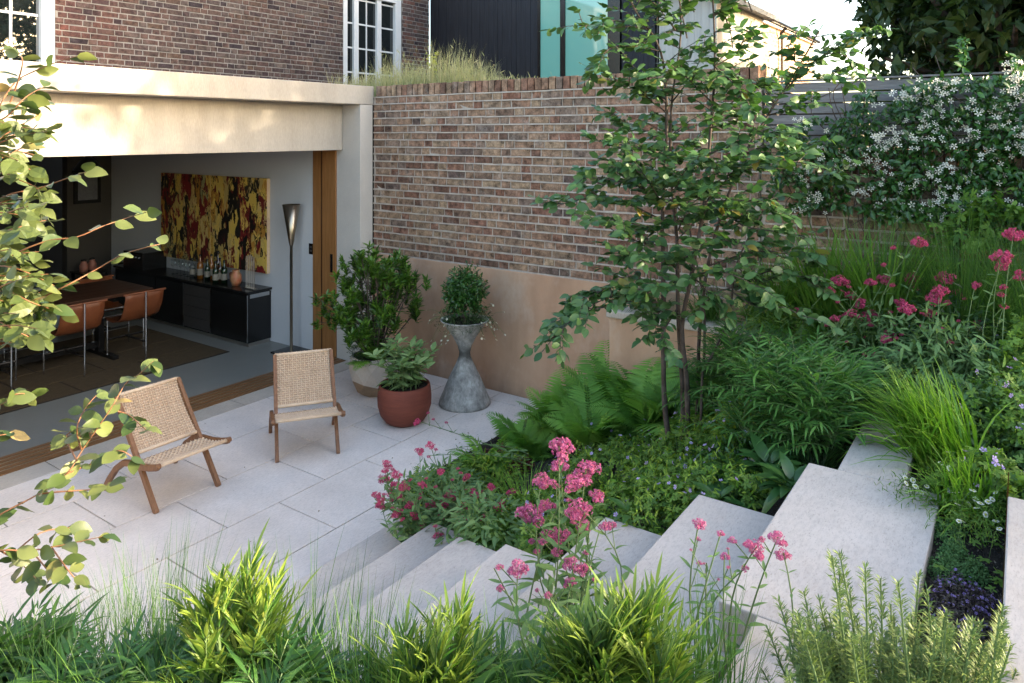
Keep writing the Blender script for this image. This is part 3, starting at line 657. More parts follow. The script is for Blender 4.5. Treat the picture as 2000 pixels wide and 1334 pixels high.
# ================================================================ LOUNGE CHAIRS
def weave(P00, P10, P01, P11, nw, nf, sag, name, parent):
    """woven cord panel between two side rails: P(u,v), v along the rail"""
    P00, P10, P01, P11 = [np.array(p, float) for p in (P00, P10, P01, P11)]
    nrm = np.cross(P10-P00, P01-P00); nrm /= np.linalg.norm(nrm)
    def S(u, v): return (1-u)*(1-v)*P00+u*(1-v)*P10+(1-u)*v*P01+u*v*P11+nrm*(-sag*4*v*(1-v))
    g = Geo()
    us_ = np.linspace(0, 1, 9); vs_ = np.linspace(0, 1, 7)
    gc = Geo(); gc.add([S(u, v)-nrm*.001 for v in vs_ for u in us_], [(j*9+i, j*9+i+1, (j+1)*9+i+1, (j+1)*9+i) for j in range(6) for i in range(8)]); so = gc.build('cord_core', M['cord2'], parent, smooth=True)
    for i in range(nw):                                   # warps along the rails
        u = (i+.5)/nw
        g.tube([S(u, v)+nrm*(.003*math.cos((i % 2)*PI)) for v in np.linspace(-.02, 1.02, 9)], .0032, 4, False)
    e = 5
    for j in range(nf):                                   # paired wefts going over and under
        v = .045+.91*(j+.5)/nf
        K = nw*2
        us = np.linspace(0, 1, K+1)
        P = [S(u, v)+nrm*(.008*math.sin(u*nw*PI+(j % 2)*PI)) for u in us]
        g.tube(P, .0046, 4, False)
    g.build(name, M['cord'], parent, smooth=True)
def lounge_chair():
    t = thing('lounge_chair', '', 'lounge chair', group='folding cord lounge chairs on the patio'); W = .235
    for s in (-1, 1):
        x = s*W
        def bar(pts, hw, hh, nm):
            pts = np.array(pts, float); T = np.gradient(pts, axis=0); T /= np.linalg.norm(T, axis=1)[:, None]; Nn = np.stack([-T[:, 1], T[:, 0]], 1)
            V = []; F = []
            for (yy, zz), (ny, nz) in zip(pts, Nn):
                for a, b in ((-1, -1), (1, -1), (1, 1), (-1, 1)): V.append((x2+a*hw, yy+b*hh*ny, zz+b*hh*nz))
            for i in range(len(pts)-1):
                for k in range(4): F.append((i*4+k, i*4+(k+1) % 4, (i+1)*4+(k+1) % 4, (i+1)*4+k))
            F2 = [(3, 2, 1, 0), (len(V)-4, len(V)-3, len(V)-2, len(V)-1)]
            g = Geo(); g.add(V, F+F2); g.build(nm, M['teak'], t, bevel=.004)
        x2 = x-s*.012
        bar([(-.008, 0), (.07, .10), (.155, .21), (.24, .31), (.36, .46), (.505, .655)], .0135, .020, 'back_leg_rail')
        x2 = x+s*.018
        bar([(-.075, .325), (.02, .298), (.12, .281), (.24, .272), (.34, .250), (.44, .185), (.53, .09), (.60, .0)], .0135, .020, 'seat_leg_rail')
        x2 = x+s*.0;  
        g = Geo(); g.tube([(x-.004, .19, .262), (x+s*.03, .19, .262)], .008, 10); g.build('pivot_bolt', M['brass'], t)
    for nm, (yy, zz), w_ in (('front_bar', (-.072, .33), .262), ('seat_back_bar', (.21, .272), .24), ('back_bottom_bar', (.245, .325), .225), ('back_top_bar', (.502, .655), .225)):
        g = Geo(); g.tube([(-w_, yy, zz), (w_, yy, zz)], .013, 10); g.build(nm, M['cord' if nm != 'seat_back_bar' else 'teak'], t, smooth=True)
    weave((-.222, .245, .335), (.222, .245, .335), (-.222, .502, .662), (.222, .502, .662), 28, 21, .022, 'woven_back', t)
    weave((-.235, -.078, .338), (.235, -.078, .338), (-.235, .21, .285), (.235, .21, .285), 30, 14, .018, 'woven_seat', t)
    for s in (-1, 1):                                      # end grain caps of the front bar
        g = Geo(); g.tube([(s*.238, -.076, .33), (s*.268, -.076, .33)], .0175, 10); g.build('rail_end', M['teak'], t, smooth=False)
    return t
ch = lounge_chair(); ch.location = (2.79, 4.60, 0); ch['label'] = 'left folding teak lounge chair with woven cord, its foot behind the leafy branch'
c2 = copy_tree(ch); c2.location = (3.667, 4.445, 0); c2.rotation_euler = (0, 0, math.atan2(-.575, .817)); c2['label'] = 'right folding teak lounge chair with woven cord, nearer the pots'
# ================================================================ POTS
fp = thing('faceted_pot', 'pale faceted clay pot with a bare brown foot, holding the tall shrub', 'pot', (4.93, 5.03, 0))
g = Geo(); n = 9
prof = [(.10, 0), (.155, .04), (.22, .135), (.235, .27), (.215, .37), (.20, .37), (.19, .33)]
V = []
for i, (r, z) in enumerate(prof):
    for j in range(n): a = 2*PI*(j+(.5 if i % 2 else 0))/n; V.append((r*math.cos(a), r*math.sin(a), z+(.03*math.sin(a*2+i) if i in (1, 2) else 0)))
F1 = []; F2 = []
for i in range(len(prof)-1):
    for j in range(n):
        k = (j+1) % n
        A, B, C, D = i*n+j, i*n+k, (i+1)*n+k, (i+1)*n+j
        T_ = [(A, B, D), (B, C, D)] if i % 2 == 0 else [(A, B, C), (A, C, D)]
        (F1 if i < 2 else F2).extend(T_)
g.add(V, F2); g.build('pot_body', M['pot'], fp); g = Geo(); g.add(V, F1); g.Fn.append(list(range(n))[::-1]); g.build('pot_foot', M['pot2'], fp)
g = Geo(); g.lathe([(0, .335), (.197, .335)], 18); g.build('potting_soil', M['soil'], fp)
tp = thing('terracotta_pot', 'round red terracotta pot planted with sage', 'pot', (4.60, 4.33, 0))
lathe_obj('pot_body', [(0, 0), (.13, 0), (.165, .02), (.205, .075), (.226, .15), (.229, .22), (.222, .29), (.214, .325), (.203, .328), (.200, .30)], M['terra'], tp, n=48)
lathe_obj('potting_soil', [(0, .295), (.205, .295)], M['soil'], tp)
hp = thing('hourglass_planter', 'tall weathered grey hourglass planter by the peach wall', 'planter', (5.22, 4.17, 0))
lathe_obj('planter_body', [(.225, 0), (.236, .012), (.228, .04), (.19, .13), (.14, .25), (.085, .36), (.055, .43), (.05, .47), (.065, .53), (.105, .61), (.16, .69), (.212, .755), (.222, .765), (.215, .77), (.20, .75)], M['conc'], hp, n=48)
lathe_obj('potting_soil', [(0, .74), (.198, .74)], M['soil'], hp)
# ================================================================ PLANT TOOLS
def nrm(a): a = np.asarray(a, float); return a/(np.linalg.norm(a, axis=-1, keepdims=True)+1e-9)
def leaf(w=.5, fold=.2, curl=.25, rows=4, e=.8, pet=.0, tipr=1.0, wave=0., seed=0):
    r = np.random.default_rng(seed); V = [(0, -pet, 0), (0, 0, 0)] if pet else [(0, 0, 0)]; F = []
    b = len(V)-1
    for i in range(1, rows+1):
        t = i/(rows+1); hw = w/2*math.sin(PI*t**e)**.8; z = -curl*t*t
        a = len(V); V += [(-hw, t, z+fold*hw+r.normal(0, wave)), (0, t, z), (hw, t, z+fold*hw+r.normal(0, wave))]
        if i == 1: F += [(b, a+1, a), (b, a+2, a+1)]
        else: F += [(a-3, a-2, a+1), (a-3, a+1, a), (a-2, a-1, a+2), (a-2, a+2, a+1)]
    V.append((0, 1, -curl)); k = len(V)-1; F += [(k-3, k-2, k), (k-2, k-1, k)]
    if pet:
        m_ = len(V); V += [(.012, -pet, 0), (.012, 0, 0)]; F += [(0, m_, m_+1), (0, m_+1, 1)]
    V = np.array(V, float); V[:, 1] *= tipr; return V, np.array(F)
def palmate(lobes=5, spread=2.2, depth=.45, seed=0, fold=.12):
    r = np.random.default_rng(seed); V = [(0, 0, 0)]; F = []
    angs = np.linspace(-spread, spread, lobes); pts = []
    for i, a in enumerate(angs):
        L = .55*(1-.28*abs(a)/spread)*r.uniform(.9, 1.1)
        if i: m = (angs[i-1]+a)/2; pts.append((m, L*depth, 0))
        d = (angs[1]-angs[0])*.28
        pts += [(a-d, L*.78, .5), (a, L, 1), (a+d, L*.78, .5)]
    for a, L, k in pts: V.append((L*math.sin(a), L*math.cos(a), fold*L*(.6 if k == 0 else -.25)-.15*L*L))
    for i in range(1, len(V)-1): F.append((0, i+1, i))
    return np.array(V), np.array(F)
def roundleaf(n=9, cup=.15, seed=0):
    r = np.random.default_rng(seed); V = [(0, .5, -.02)]; F = []
    for i in range(n): a = 2*PI*i/n; q = .5*r.uniform(.92, 1.05); V.append((q*math.sin(a), .5-q*math.cos(a), cup*q*math.cos(2*a)*.4))
    for i in range(n): F.append((0, 1+i, 1+(i+1) % n))
    return np.array(V), np.array(F)
def flower(n=5, pw=.5, gap=0., up=.12):
    V = []; F = []
    for i in range(n):
        a = 2*PI*i/n; c, s = math.cos(a), math.sin(a)
        for (x, y, z) in ((0, .03, 0), (-pw/2*.55, .30, up*.5), (-pw/4, .5, up), (pw/3, .48, up), (pw/2*.55, .26, up*.4)): V.append((x*c-y*s, x*s+y*c, z))
        k = 5*i; F += [(k, k+2, k+1), (k, k+3, k+2), (k, k+4, k+3)]
    return np.array(V), np.array(F)
def scatter(g, tpls, P, D, N, S):
    P = np.asarray(P, float).reshape(-1, 3); k = len(P)
    if not k: return
    D = nrm(np.broadcast_to(D, (k, 3))); N = np.broadcast_to(N, (k, 3)); S = np.broadcast_to(S, (k,))
    X = nrm(np.cross(D, N)); Z = np.cross(X, D); which = rng.integers(len(tpls), size=k)
    for ti, (V, F) in enumerate(tpls):
        s = which == ti; n = s.sum()
        if not n: continue
        W = P[s][:, None]+S[s][:, None, None]*(V[None, :, 0:1]*X[s][:, None]+V[None, :, 1:2]*D[s][:, None]+V[None, :, 2:3]*Z[s][:, None])
        FF = F[None]+(np.arange(n)*len(V))[:, None, None]
        g.add(W.reshape(-1, 3), FF.reshape(-1, 3))
def mat_of(P, D, N, S):
    D = nrm(D); X = nrm(np.cross(D, N)); Z = np.cross(X, D)
    return Matrix(((X[0]*S, D[0]*S, Z[0]*S, P[0]), (X[1]*S, D[1]*S, Z[1]*S, P[1]), (X[2]*S, D[2]*S, Z[2]*S, P[2]), (0, 0, 0, 1)))
def tmesh(name, tpl, mat, smooth=True):
    g = Geo(); g.add(*tpl); o = g.build(name, mat, smooth=smooth); me = o.data; bpy.data.objects.remove(o); return me
def blades(g, P, az, L, W, lean, bend, K=6):
    """curved grass blades: P base (n,3), az heading, L length, W width, lean initial angle from vertical, bend added over length"""
    n = len(P); t = np.linspace(0, 1, K+1)
    L, W, lean, bend = [np.broadcast_to(a, (n,)).astype(float) for a in (L, W, lean, bend)]
    th = lean[:, None]+bend[:, None]*t[None]**1.4
    dl = L[:, None]/K
    r = np.concatenate([np.zeros((n, 1)), np.cumsum(np.sin(th[:, :-1])*dl, 1)], 1); z = np.concatenate([np.zeros((n, 1)), np.cumsum(np.cos(th[:, :-1])*dl, 1)], 1)
    ca, sa = np.cos(az)[:, None], np.sin(az)[:, None]
    C = np.stack([P[:, 0:1]+r*ca, P[:, 1:2]+r*sa, P[:, 2:3]+z], -1)
    w = W[:, None]/2*np.clip(1.05-t[None]**2.2, .0, 1)*np.clip(.55+t*2, 0, 1)[None]
    tw = rng.uniform(-.8, .8, n)[:, None]
    S = np.stack([-sa*np.cos(tw)+0*t, ca*np.cos(tw)+0*t, np.sin(tw)*.5+0*t], -1)
    A = C-S*w[..., None]; B = C+S*w[..., None]
    V = np.stack([A, B], 2).reshape(n, -1, 3)
    F = []
    for i in range(K): a = 2*i; F += [(a, a+1, a+3), (a, a+3, a+2)]
    F = np.array(F); FF = F[None]+(np.arange(n)*(2*(K+1)))[:, None, None]
    g.add(V.reshape(-1, 3), FF.reshape(-1, 3))
def rdir(n, up=0., s=1.):
    d = rng.normal(0, s, (n, 3)); d[:, 2] += up; return nrm(d)
stuff = lambda o: tag(o, kind='stuff')
T_amel = [leaf(w_, f_, c, 5, .85, pet=.22, seed=i, wave=.016) for i, (c, w_, f_) in enumerate(((.06, .60, .12), (.18, .64, .2), (.30, .56, .3), (-.06, .62, .08)))]
T_lance = [leaf(.13, .1, c, 3, .75) for c in (.1, .3, .5)]
T_thin = [leaf(.10, .1, c, 4, .7) for c in (.0, .12, .3)]
T_lance2 = [leaf(.26, .15, c, 3, .75) for c in (.1, .3, .45)]
T_oval = [leaf(.45, .25, c, 3, .9) for c in (.1, .25)]
T_low = [leaf(.5, .2, c, 1, .8) for c in (.15, .35)]
T_ndl = [leaf(.17, .1, c, 1, .7) for c in (.1, .3)]
T_pal = [palmate(5, 2.1, .42, i) for i in range(4)]
T_pal3 = [palmate(3, 1.2, .4, i) for i in range(3)]
T_rnd = [roundleaf(9, .3, i) for i in range(3)]
T_fl5 = [flower(5, .55)]; T_star = [flower(5, .34, up=.05)]
def disc(n=9):
    V = [(0, 0, .05)]+[(.5*math.cos(2*PI*i/n)*(1 if i % 2 else .92), .5*math.sin(2*PI*i/n)*(1 if i % 2 else .92), 0) for i in range(n)]
    return np.array(V), np.array([(0, 1+i, 1+(i+1) % n) for i in range(n)])
T_disc = [disc()]; T_bit = [(np.array([(-.3, 0, 0), (.3, 0, 0), (.1, .9, .15), (-.25, .8, .1)], float), np.array([(0, 1, 2), (0, 2, 3)]))]

def cloud(t, boxes, n, size, tpls, mat, part='foliage'):
    g = Geo()
    for (x, y, z, r, h) in boxes:
        d = rdir(n); P = np.array((x, y, z))+d*np.array((r, r, h))*rng.uniform(.2, 1, (n, 1))**.5
        scatter(g, tpls, P, nrm(d*np.array((1, 1, .3))+rng.normal(0, .5, (n, 3))), nrm(np.array((0, 0, 1))+rng.normal(0, .5, (n, 3))), size*rng.uniform(.6, 1.15, n))
    return stuff(g.build(part, M[mat], t))
def mound(name, label, cat, c, rx, ry, h, n, size, tpls, mat, group=None, shell=(.55, 1), up=.7, floor=None, flowers=None, stems=40, t=None, squash=1., gfun=None, part='foliage'):
    """a bushy mound; leaves turn outwards and up, on an uneven outline with hollows"""
    t = t or thing(name, label, cat, (0, 0, 0), group=group)
    ph = rng.uniform(0, 6, 6)
    az = rng.uniform(0, 2*PI, n); el = np.arccos(rng.uniform(0, 1, n)**squash); 
    lump = 1+.16*np.sin(3*az+ph[0])*np.sin(3*el+ph[1])+.12*np.sin(5*az+ph[2])*np.cos(5*el+ph[3])+.07*np.sin(9*az+ph[4])
    k = rng.uniform(shell[0], shell[1], n)**.6*lump
    d = np.stack([np.sin(el)*np.cos(az), np.sin(el)*np.sin(az), np.cos(el)], 1)
    P = np.array(c)+d*k[:, None]*np.array((rx, ry, h))
    if gfun: 
        gz = np.array([gfun(x, y) for x, y in P[:, :2]]); P[:, 2] = np.maximum(P[:, 2]+(gz-c[2])*.8, gz+.01)
    N = nrm(d*np.array((1, 1, .6))+np.array((0, 0, up))+rng.normal(0, .5, (n, 3)))
    D = nrm(d*np.array((1, 1, .2))+rng.normal(0, .5, (n, 3))+np.array((0, 0, -.1)))
    g = Geo(); scatter(g, tpls, P, D, N, size*rng.uniform(.6, 1.15, n)); stuff(g.build(part, M[mat], t, smooth=False))
    if stems:
        g = Geo()
        for i in rng.choice(n, min(stems, n), False):
            b = np.array((c[0]+(P[i, 0]-c[0])*.3, c[1]+(P[i, 1]-c[1])*.3, c[2]-.04)); m_ = (b+P[i])/2+np.array((0, 0, .03)); g.tube([b, m_, P[i]], [.003, .0025, .0015], 3, False)
        stuff(g.build('stems', M['stemg'], t))
    if flowers:
        for fm, ft, fn_, fs, fo in flowers:
            i = rng.choice(np.where((k > .8) & (el < 1.35))[0], fn_, True); q = P[i]+d[i]*fo+np.array((0, 0, fo*.8))
            g = Geo(); scatter(g, ft, q, rdir(fn_, 0), nrm(d[i]+np.array((0, 0, .6))+rng.normal(0, .3, (fn_, 3))), fs*rng.uniform(.8, 1.1, fn_)); stuff(g.build('blooms', M[fm], t))
    return t

# ---- fern
def frond_mesh(L=1., seed=0, droop=.5):
    r = np.random.default_rng(seed); g = Geo(); n = 30
    tt = np.linspace(0, 1, n+1); th = .25+droop*tt**1.5*1.7
    y = np.concatenate([[0], np.cumsum(np.sin(th[:-1]))])/n; z = np.concatenate([[0], np.cumsum(np.cos(th[:-1]))])/n
    C = np.stack([np.zeros(n+1), y, z], 1)
    g.tube(C, np.linspace(.006, .0015, n+1), 3, False)
    T = nrm(np.gradient(C, axis=0)); up = np.cross(np.array((1., 0, 0)), T)
    pin = leaf(.125, .2, .12, 3, .55)
    for i in range(4, n):
        t = i/n; l = .30*math.sin(PI*min(1, (t-.06)/.97)**.75)**.8+.015
        for s in (-1, 1):
            D = nrm(np.array((s*1., 0, 0))+T[i]*.45+up[i]*.10*r.normal(1, .6)-up[i]*.15); 
            V, F = pin; X = nrm(np.cross(D, up[i])); Z = np.cross(X, D); W = C[i]+l*(V[:, :1]*X*1.15+V[:, 1:2]*D+V[:, 2:]*Z); g.add(W, F)
    o = g.build('frond', M['fern']); me = o.data; bpy.data.objects.remove(o); return me
FR = [frond_mesh(1, s, d) for s, d in ((1, .35), (2, .55), (3, .75))]
def fern(c, n, L, label, group='ferns in the planting bed', lean=.25, name='fern', az0=None):
    t = thing(name, label, 'fern', c, group=group)
    for i in range(n):
        a = rng.uniform(0, 2*PI) if az0 is None else az0+rng.uniform(-1.1, 1.1); le = rng.uniform(0, lean*2); l = L*rng.uniform(.65, 1.1)
        Mx = Matrix.Rotation(a, 4, 'Z') @ Matrix.Rotation(-le, 4, 'X') @ Matrix.Rotation(rng.uniform(-.25, .25), 4, 'Y') @ Matrix.Scale(l, 4)
        inst('frond', FR[rng.integers(3)], t, Matrix.Translation((rng.normal(0, .02), rng.normal(0, .02), 0)) @ Mx)
    return t
# ---- whorled narrow-leaf shrub
def narrow_shrub(c, nst, hgt, label, mat='mah', group='narrow-leaved shrubs', leafl=.085, spread=.22, upright=.2, nleaf=11, rl=.24, name='narrow_leaved_shrub', width=1., fine=T_lance, tall=False):
    t = thing(name, label, 'shrub', (0, 0, 0), group=group); gs = Geo(); c = np.array(c, float)
    for s in range(nst):
        a = rng.uniform(0, 2*PI); q = spread*math.sqrt(rng.uniform(0, 1)); top = c+np.array((q*math.cos(a), q*math.sin(a), hgt*rng.uniform(.6, 1.)))
        b = c+np.array((q*.25*math.cos(a), q*.25*math.sin(a), -.03)); gs.tube([b, (b*.5+top*.5)+np.array((0, 0, .03)), top], .005, 5, False)
        g = Geo()
        for k in range(nleaf):
            az = 2.4*k+rng.uniform(-.3, .3); f = k/nleaf; p0 = top-np.array((0, 0, hgt*(.85 if tall else .45)*(1-f)))*rng.uniform(.3, 1)
            le = (1-f)*(.75 if tall else 1.15*(1-upright))+rng.uniform(.03, .3); l = rl*rng.uniform(.7, 1.1); n = 8
            tt = np.linspace(0, 1, n+1); th = le+(.9-upright*.7)*tt**1.3
            r_ = np.concatenate([[0], np.cumsum(np.sin(th[:-1]))])*l/n; z_ = np.concatenate([[0], np.cumsum(np.cos(th[:-1]))])*l/n
            C = p0+np.stack([r_*math.cos(az), r_*math.sin(az), z_], 1); T = nrm(np.gradient(C, axis=0)); side = nrm(np.array((-math.sin(az), math.cos(az), 0))); upv = np.cross(side, T)*-1
            upv = np.where((upv[:, 2:] < 0), -upv, upv)
            gs.tube(C, .0014, 3, False)
            ii = np.repeat(np.arange(1, n+1), 2); sg = np.tile([-1, 1], n)
            D = nrm(side[None]*sg[:, None]*1.0+T[ii]*rng.uniform(*((1.2, 2.6) if tall else (.6, 1.2)), (2*n, 1))+np.array((0, 0, .5 if tall else 0))+rng.normal(0, .12, (2*n, 3)))
            S = leafl*np.sin(PI*(.18+.7*ii/n))*rng.uniform(.85, 1.15, 2*n)
            scatter(g, fine, C[ii], D, upv[ii]+rng.normal(0, .25, (2*n, 3)), S)
            scatter(g, fine, C[-1:], T[-1:], upv[-1:], leafl)
        stuff(g.build('leaf_whorl', M[mat], t))
    gs.build('stems', M['stemg'], t); return t
# ---- grass clump
def grass(c, n, L, label, mat='grs', W=.004, r=.08, lean=.35, bend=.9, cat='grass', group=None, name='ornamental_grass', az0=None, azs=1., zlow=.65, t=None):
    t = t or thing(name, label, cat, (0, 0, 0), group=group)
    a = rng.uniform(0, 2*PI, n); q = r*np.sqrt(rng.uniform(0, 1, n)); P = np.array(c)+np.stack([q*np.cos(a), q*np.sin(a), 0*a-.01], 1)
    az = a+rng.normal(0, .5, n) if az0 is None else az0+rng.normal(0, azs, n)
    g = Geo(); blades(g, P, az, L*rng.uniform(zlow, 1.05, n), W*rng.uniform(.7, 1.2, n), np.abs(rng.normal(0, lean, n)), bend*rng.uniform(.3, 1.3, n)); stuff(g.build('blades', M[mat], t)); return t
# ---- red valerian
def head_mesh(seed, mat, big=1.):
    r = np.random.default_rng(seed); g = Geo(); n = 135
    cl = [(0, 0, 0, .42)]+[(.42*math.cos(a), .42*math.sin(a), -.15+r.uniform(-.14, .12), .24) for a in r.uniform(0, 6.3, 6)]
    for cx, cy, cz, rad in cl:
        m_ = int(n*rad); d = nrm(r.normal(0, 1, (m_, 3))+np.array((0, 0, .5))); P = np.array((cx, cy, cz))+d*rad*r.uniform(.7, 1, (m_, 1))*np.array((1, 1, .75))
        scatter(g, T_fl5, P, nrm(r.normal(0, 1, (m_, 3))), d, .13*r.uniform(.7, 1.2, m_))
        for k in range(0, m_, 4): g.tube([(cx*.3, cy*.3, -.5), P[k]], .008, 3, False)
    o = g.build('flower_head', M[mat]); me = o.data; bpy.data.objects.remove(o); return me
HD = [head_mesh(s, 'valf') for s in (1, 2, 3)]; HDd = [head_mesh(s, 'valf2') for s in (4, 5, 6)]
def valerian(c, heads, label, group, hs=.06, dark=False, leafs=.075, bend=.06, t=None, mat='val', lowleaf=True):
    """heads: list of absolute points of flower heads with a size factor"""
    t = t or thing('red_valerian', label, 'flower', (0, 0, 0), group=group); gs = Geo(); gl = Geo(); c = np.array(c, float)
    for hx, hy, hz, s in heads:
        e = np.array((hx, hy, hz)); b = c+rng.normal(0, .05, 3)*np.array((1, 1, 0)); b[:2] += (e[:2]-c[:2])*.25
        tt = np.linspace(0, 1, 9)[:, None]; mid = rng.normal(0, bend, 3)*np.array((1, 1, 0)); C = b+(e-b)*tt+mid*np.sin(PI*tt)+np.array((0, 0, .5))*0
        C[:, :2] += (e[:2]-b[:2])*.25*(tt[:, :1]**2-tt[:, :1])
        gs.tube(C, np.linspace(.0034, .0018, 9), 5, False)
        if s > 0: inst('flower_head', (HDd if dark else HD)[rng.integers(3)], t, Matrix.Translation(e) @ Matrix.Rotation(rng.uniform(0, 6), 4, 'Z') @ Matrix.Rotation(rng.normal(0, .35), 4, 'X') @ Matrix.Scale(hs*s, 4))
        for k in range(1, 8):
            p = C[k]; T = nrm(C[k]-C[k-1]); a = rng.uniform(0, PI)+k*PI/2; sz = 1.15*leafs*(1.15-.085*k)*rng.uniform(.8, 1.2)
            for q in (0, PI):
                D = nrm(np.array((math.cos(a+q), math.sin(a+q), .45))+rng.normal(0, .15, 3)); scatter(gl, T_lance2, [p], [D], [T+rng.normal(0, .2, 3)], sz)
            if k > 4 and rng.random() < .5 and s > 0:
                a2 = rng.uniform(0, 6.3); q2 = p+np.array((math.cos(a2), math.sin(a2), 1.2))*.05; gs.tube([p, q2], .0016, 4, False); inst('flower_head', (HDd if dark else HD)[rng.integers(3)], t, Matrix.Translation(q2) @ Matrix.Scale(hs*s*.42, 4))
    gs.build('stems', M['stemg'], t, smooth=True); stuff(gl.build('foliage', M[mat], t)); return t
# ---- twiggy branches with single leaves
def twig_leaves(C, n, size, out, side=1.0, droop=-.15):
    C = np.asarray(C, float); m = len(C); seg = np.linalg.norm(np.diff(C, axis=0), axis=1); cum = np.concatenate([[0], np.cumsum(seg)])
    for k in range(n):
        f = (k+.6)/n*cum[-1]; i = min(np.searchsorted(cum, f, 'right')-1, m-2); u = (f-cum[i])/(seg[i]+1e-9); p = C[i]*(1-u)+C[i+1]*u; T = nrm(C[i+1]-C[i])
        a = rng.uniform(-.5, .5)+(k % 2)*PI; S = nrm(np.cross(T, (0, 0, 1.))+1e-6); U = np.cross(S, T)
        D = nrm(T*.55+side*(S*math.cos(a)+U*math.sin(a)*.4)+np.array((0, 0, droop))+rng.normal(0, .25, 3)); N = nrm(np.array((-.35, -.25, 1.))+rng.normal(0, .65, 3))
        out.append((p, D, N, size*rng.uniform(.7, 1.15)))
    out.append((C[-1], nrm(C[-1]-C[-2]+rng.normal(0, .01, 3)), nrm(np.array((0, 0, 1.))+rng.normal(0, .4, 3)), size*.9))
def px3(pts): return np.array([tuple(at(x, y, d=d)) for x, y, d in pts])
def smooth_line(C, k=4):
    C = np.asarray(C, float); n = len(C)
    if n < 3: return np.array([C[0]+(C[-1]-C[0])*t for t in np.linspace(0, 1, k+1)])
    out = []
    for i in range(n-1):
        p0, p1, p2, p3 = C[max(i-1, 0)], C[i], C[i+1], C[min(i+2, n-1)]
        for t in np.arange(k)/k: out.append(.5*((2*p1)+(-p0+p2)*t+(2*p0-5*p1+4*p2-p3)*t*t+(-p0+3*p1-3*p2+p3)*t**3))
    out.append(C[-1]); return np.array(out)
# ================================================================ MULTI-STEM TREE
mt = thing('multi_stem_tree', 'multi-stemmed small tree with oval green leaves in front of the brick wall', 'tree', (0, 0, 0))
D0 = 4.52
base = at(1335, 905, d=D0); bz = gh(base.x, base.y)
stems = [
 ([(1312, 900, 4.5), (1297, 775, 4.5), (1296, 600, 4.5), (1294, 400, 4.5), (1302, 230, 4.5), (1290, 100, 4.45), (1240, 20, 4.4), (1210, -60, 4.4)], .016),
 ([(1330, 900, 4.5), (1334, 790, 4.5), (1324, 600, 4.5), (1322, 470, 4.55), (1310, 330, 4.6), (1312, 200, 4.6), (1330, 60, 4.6), (1320, -80, 4.6)], .015),
 ([(1342, 900, 4.45), (1342, 760, 4.4), (1332, 640, 4.4), (1350, 540, 4.4), (1375, 400, 4.4), (1388, 250, 4.4), (1396, 130, 4.4), (1392, 0, 4.4), (1380, -80, 4.4)], .015),
 ([(1352, 900, 4.6), (1362, 790, 4.6), (1366, 650, 4.6), (1382, 520, 4.6), (1412, 410, 4.6), (1455, 300, 4.6), (1500, 225, 4.6), (1560, 130, 4.6), (1600, 60, 4.6)], .012),
 ([(1360, 900, 4.7), (1372, 760, 4.7), (1376, 640, 4.7), (1370, 560, 4.7), (1345, 430, 4.7), (1352, 300, 4.7)], .010),
 ([(1366, 735, 4.4), (1398, 680, 4.4), (1425, 610, 4.4), (1438, 520, 4.4), (1480, 430, 4.4), (1520, 370, 4.4)], .007),
]
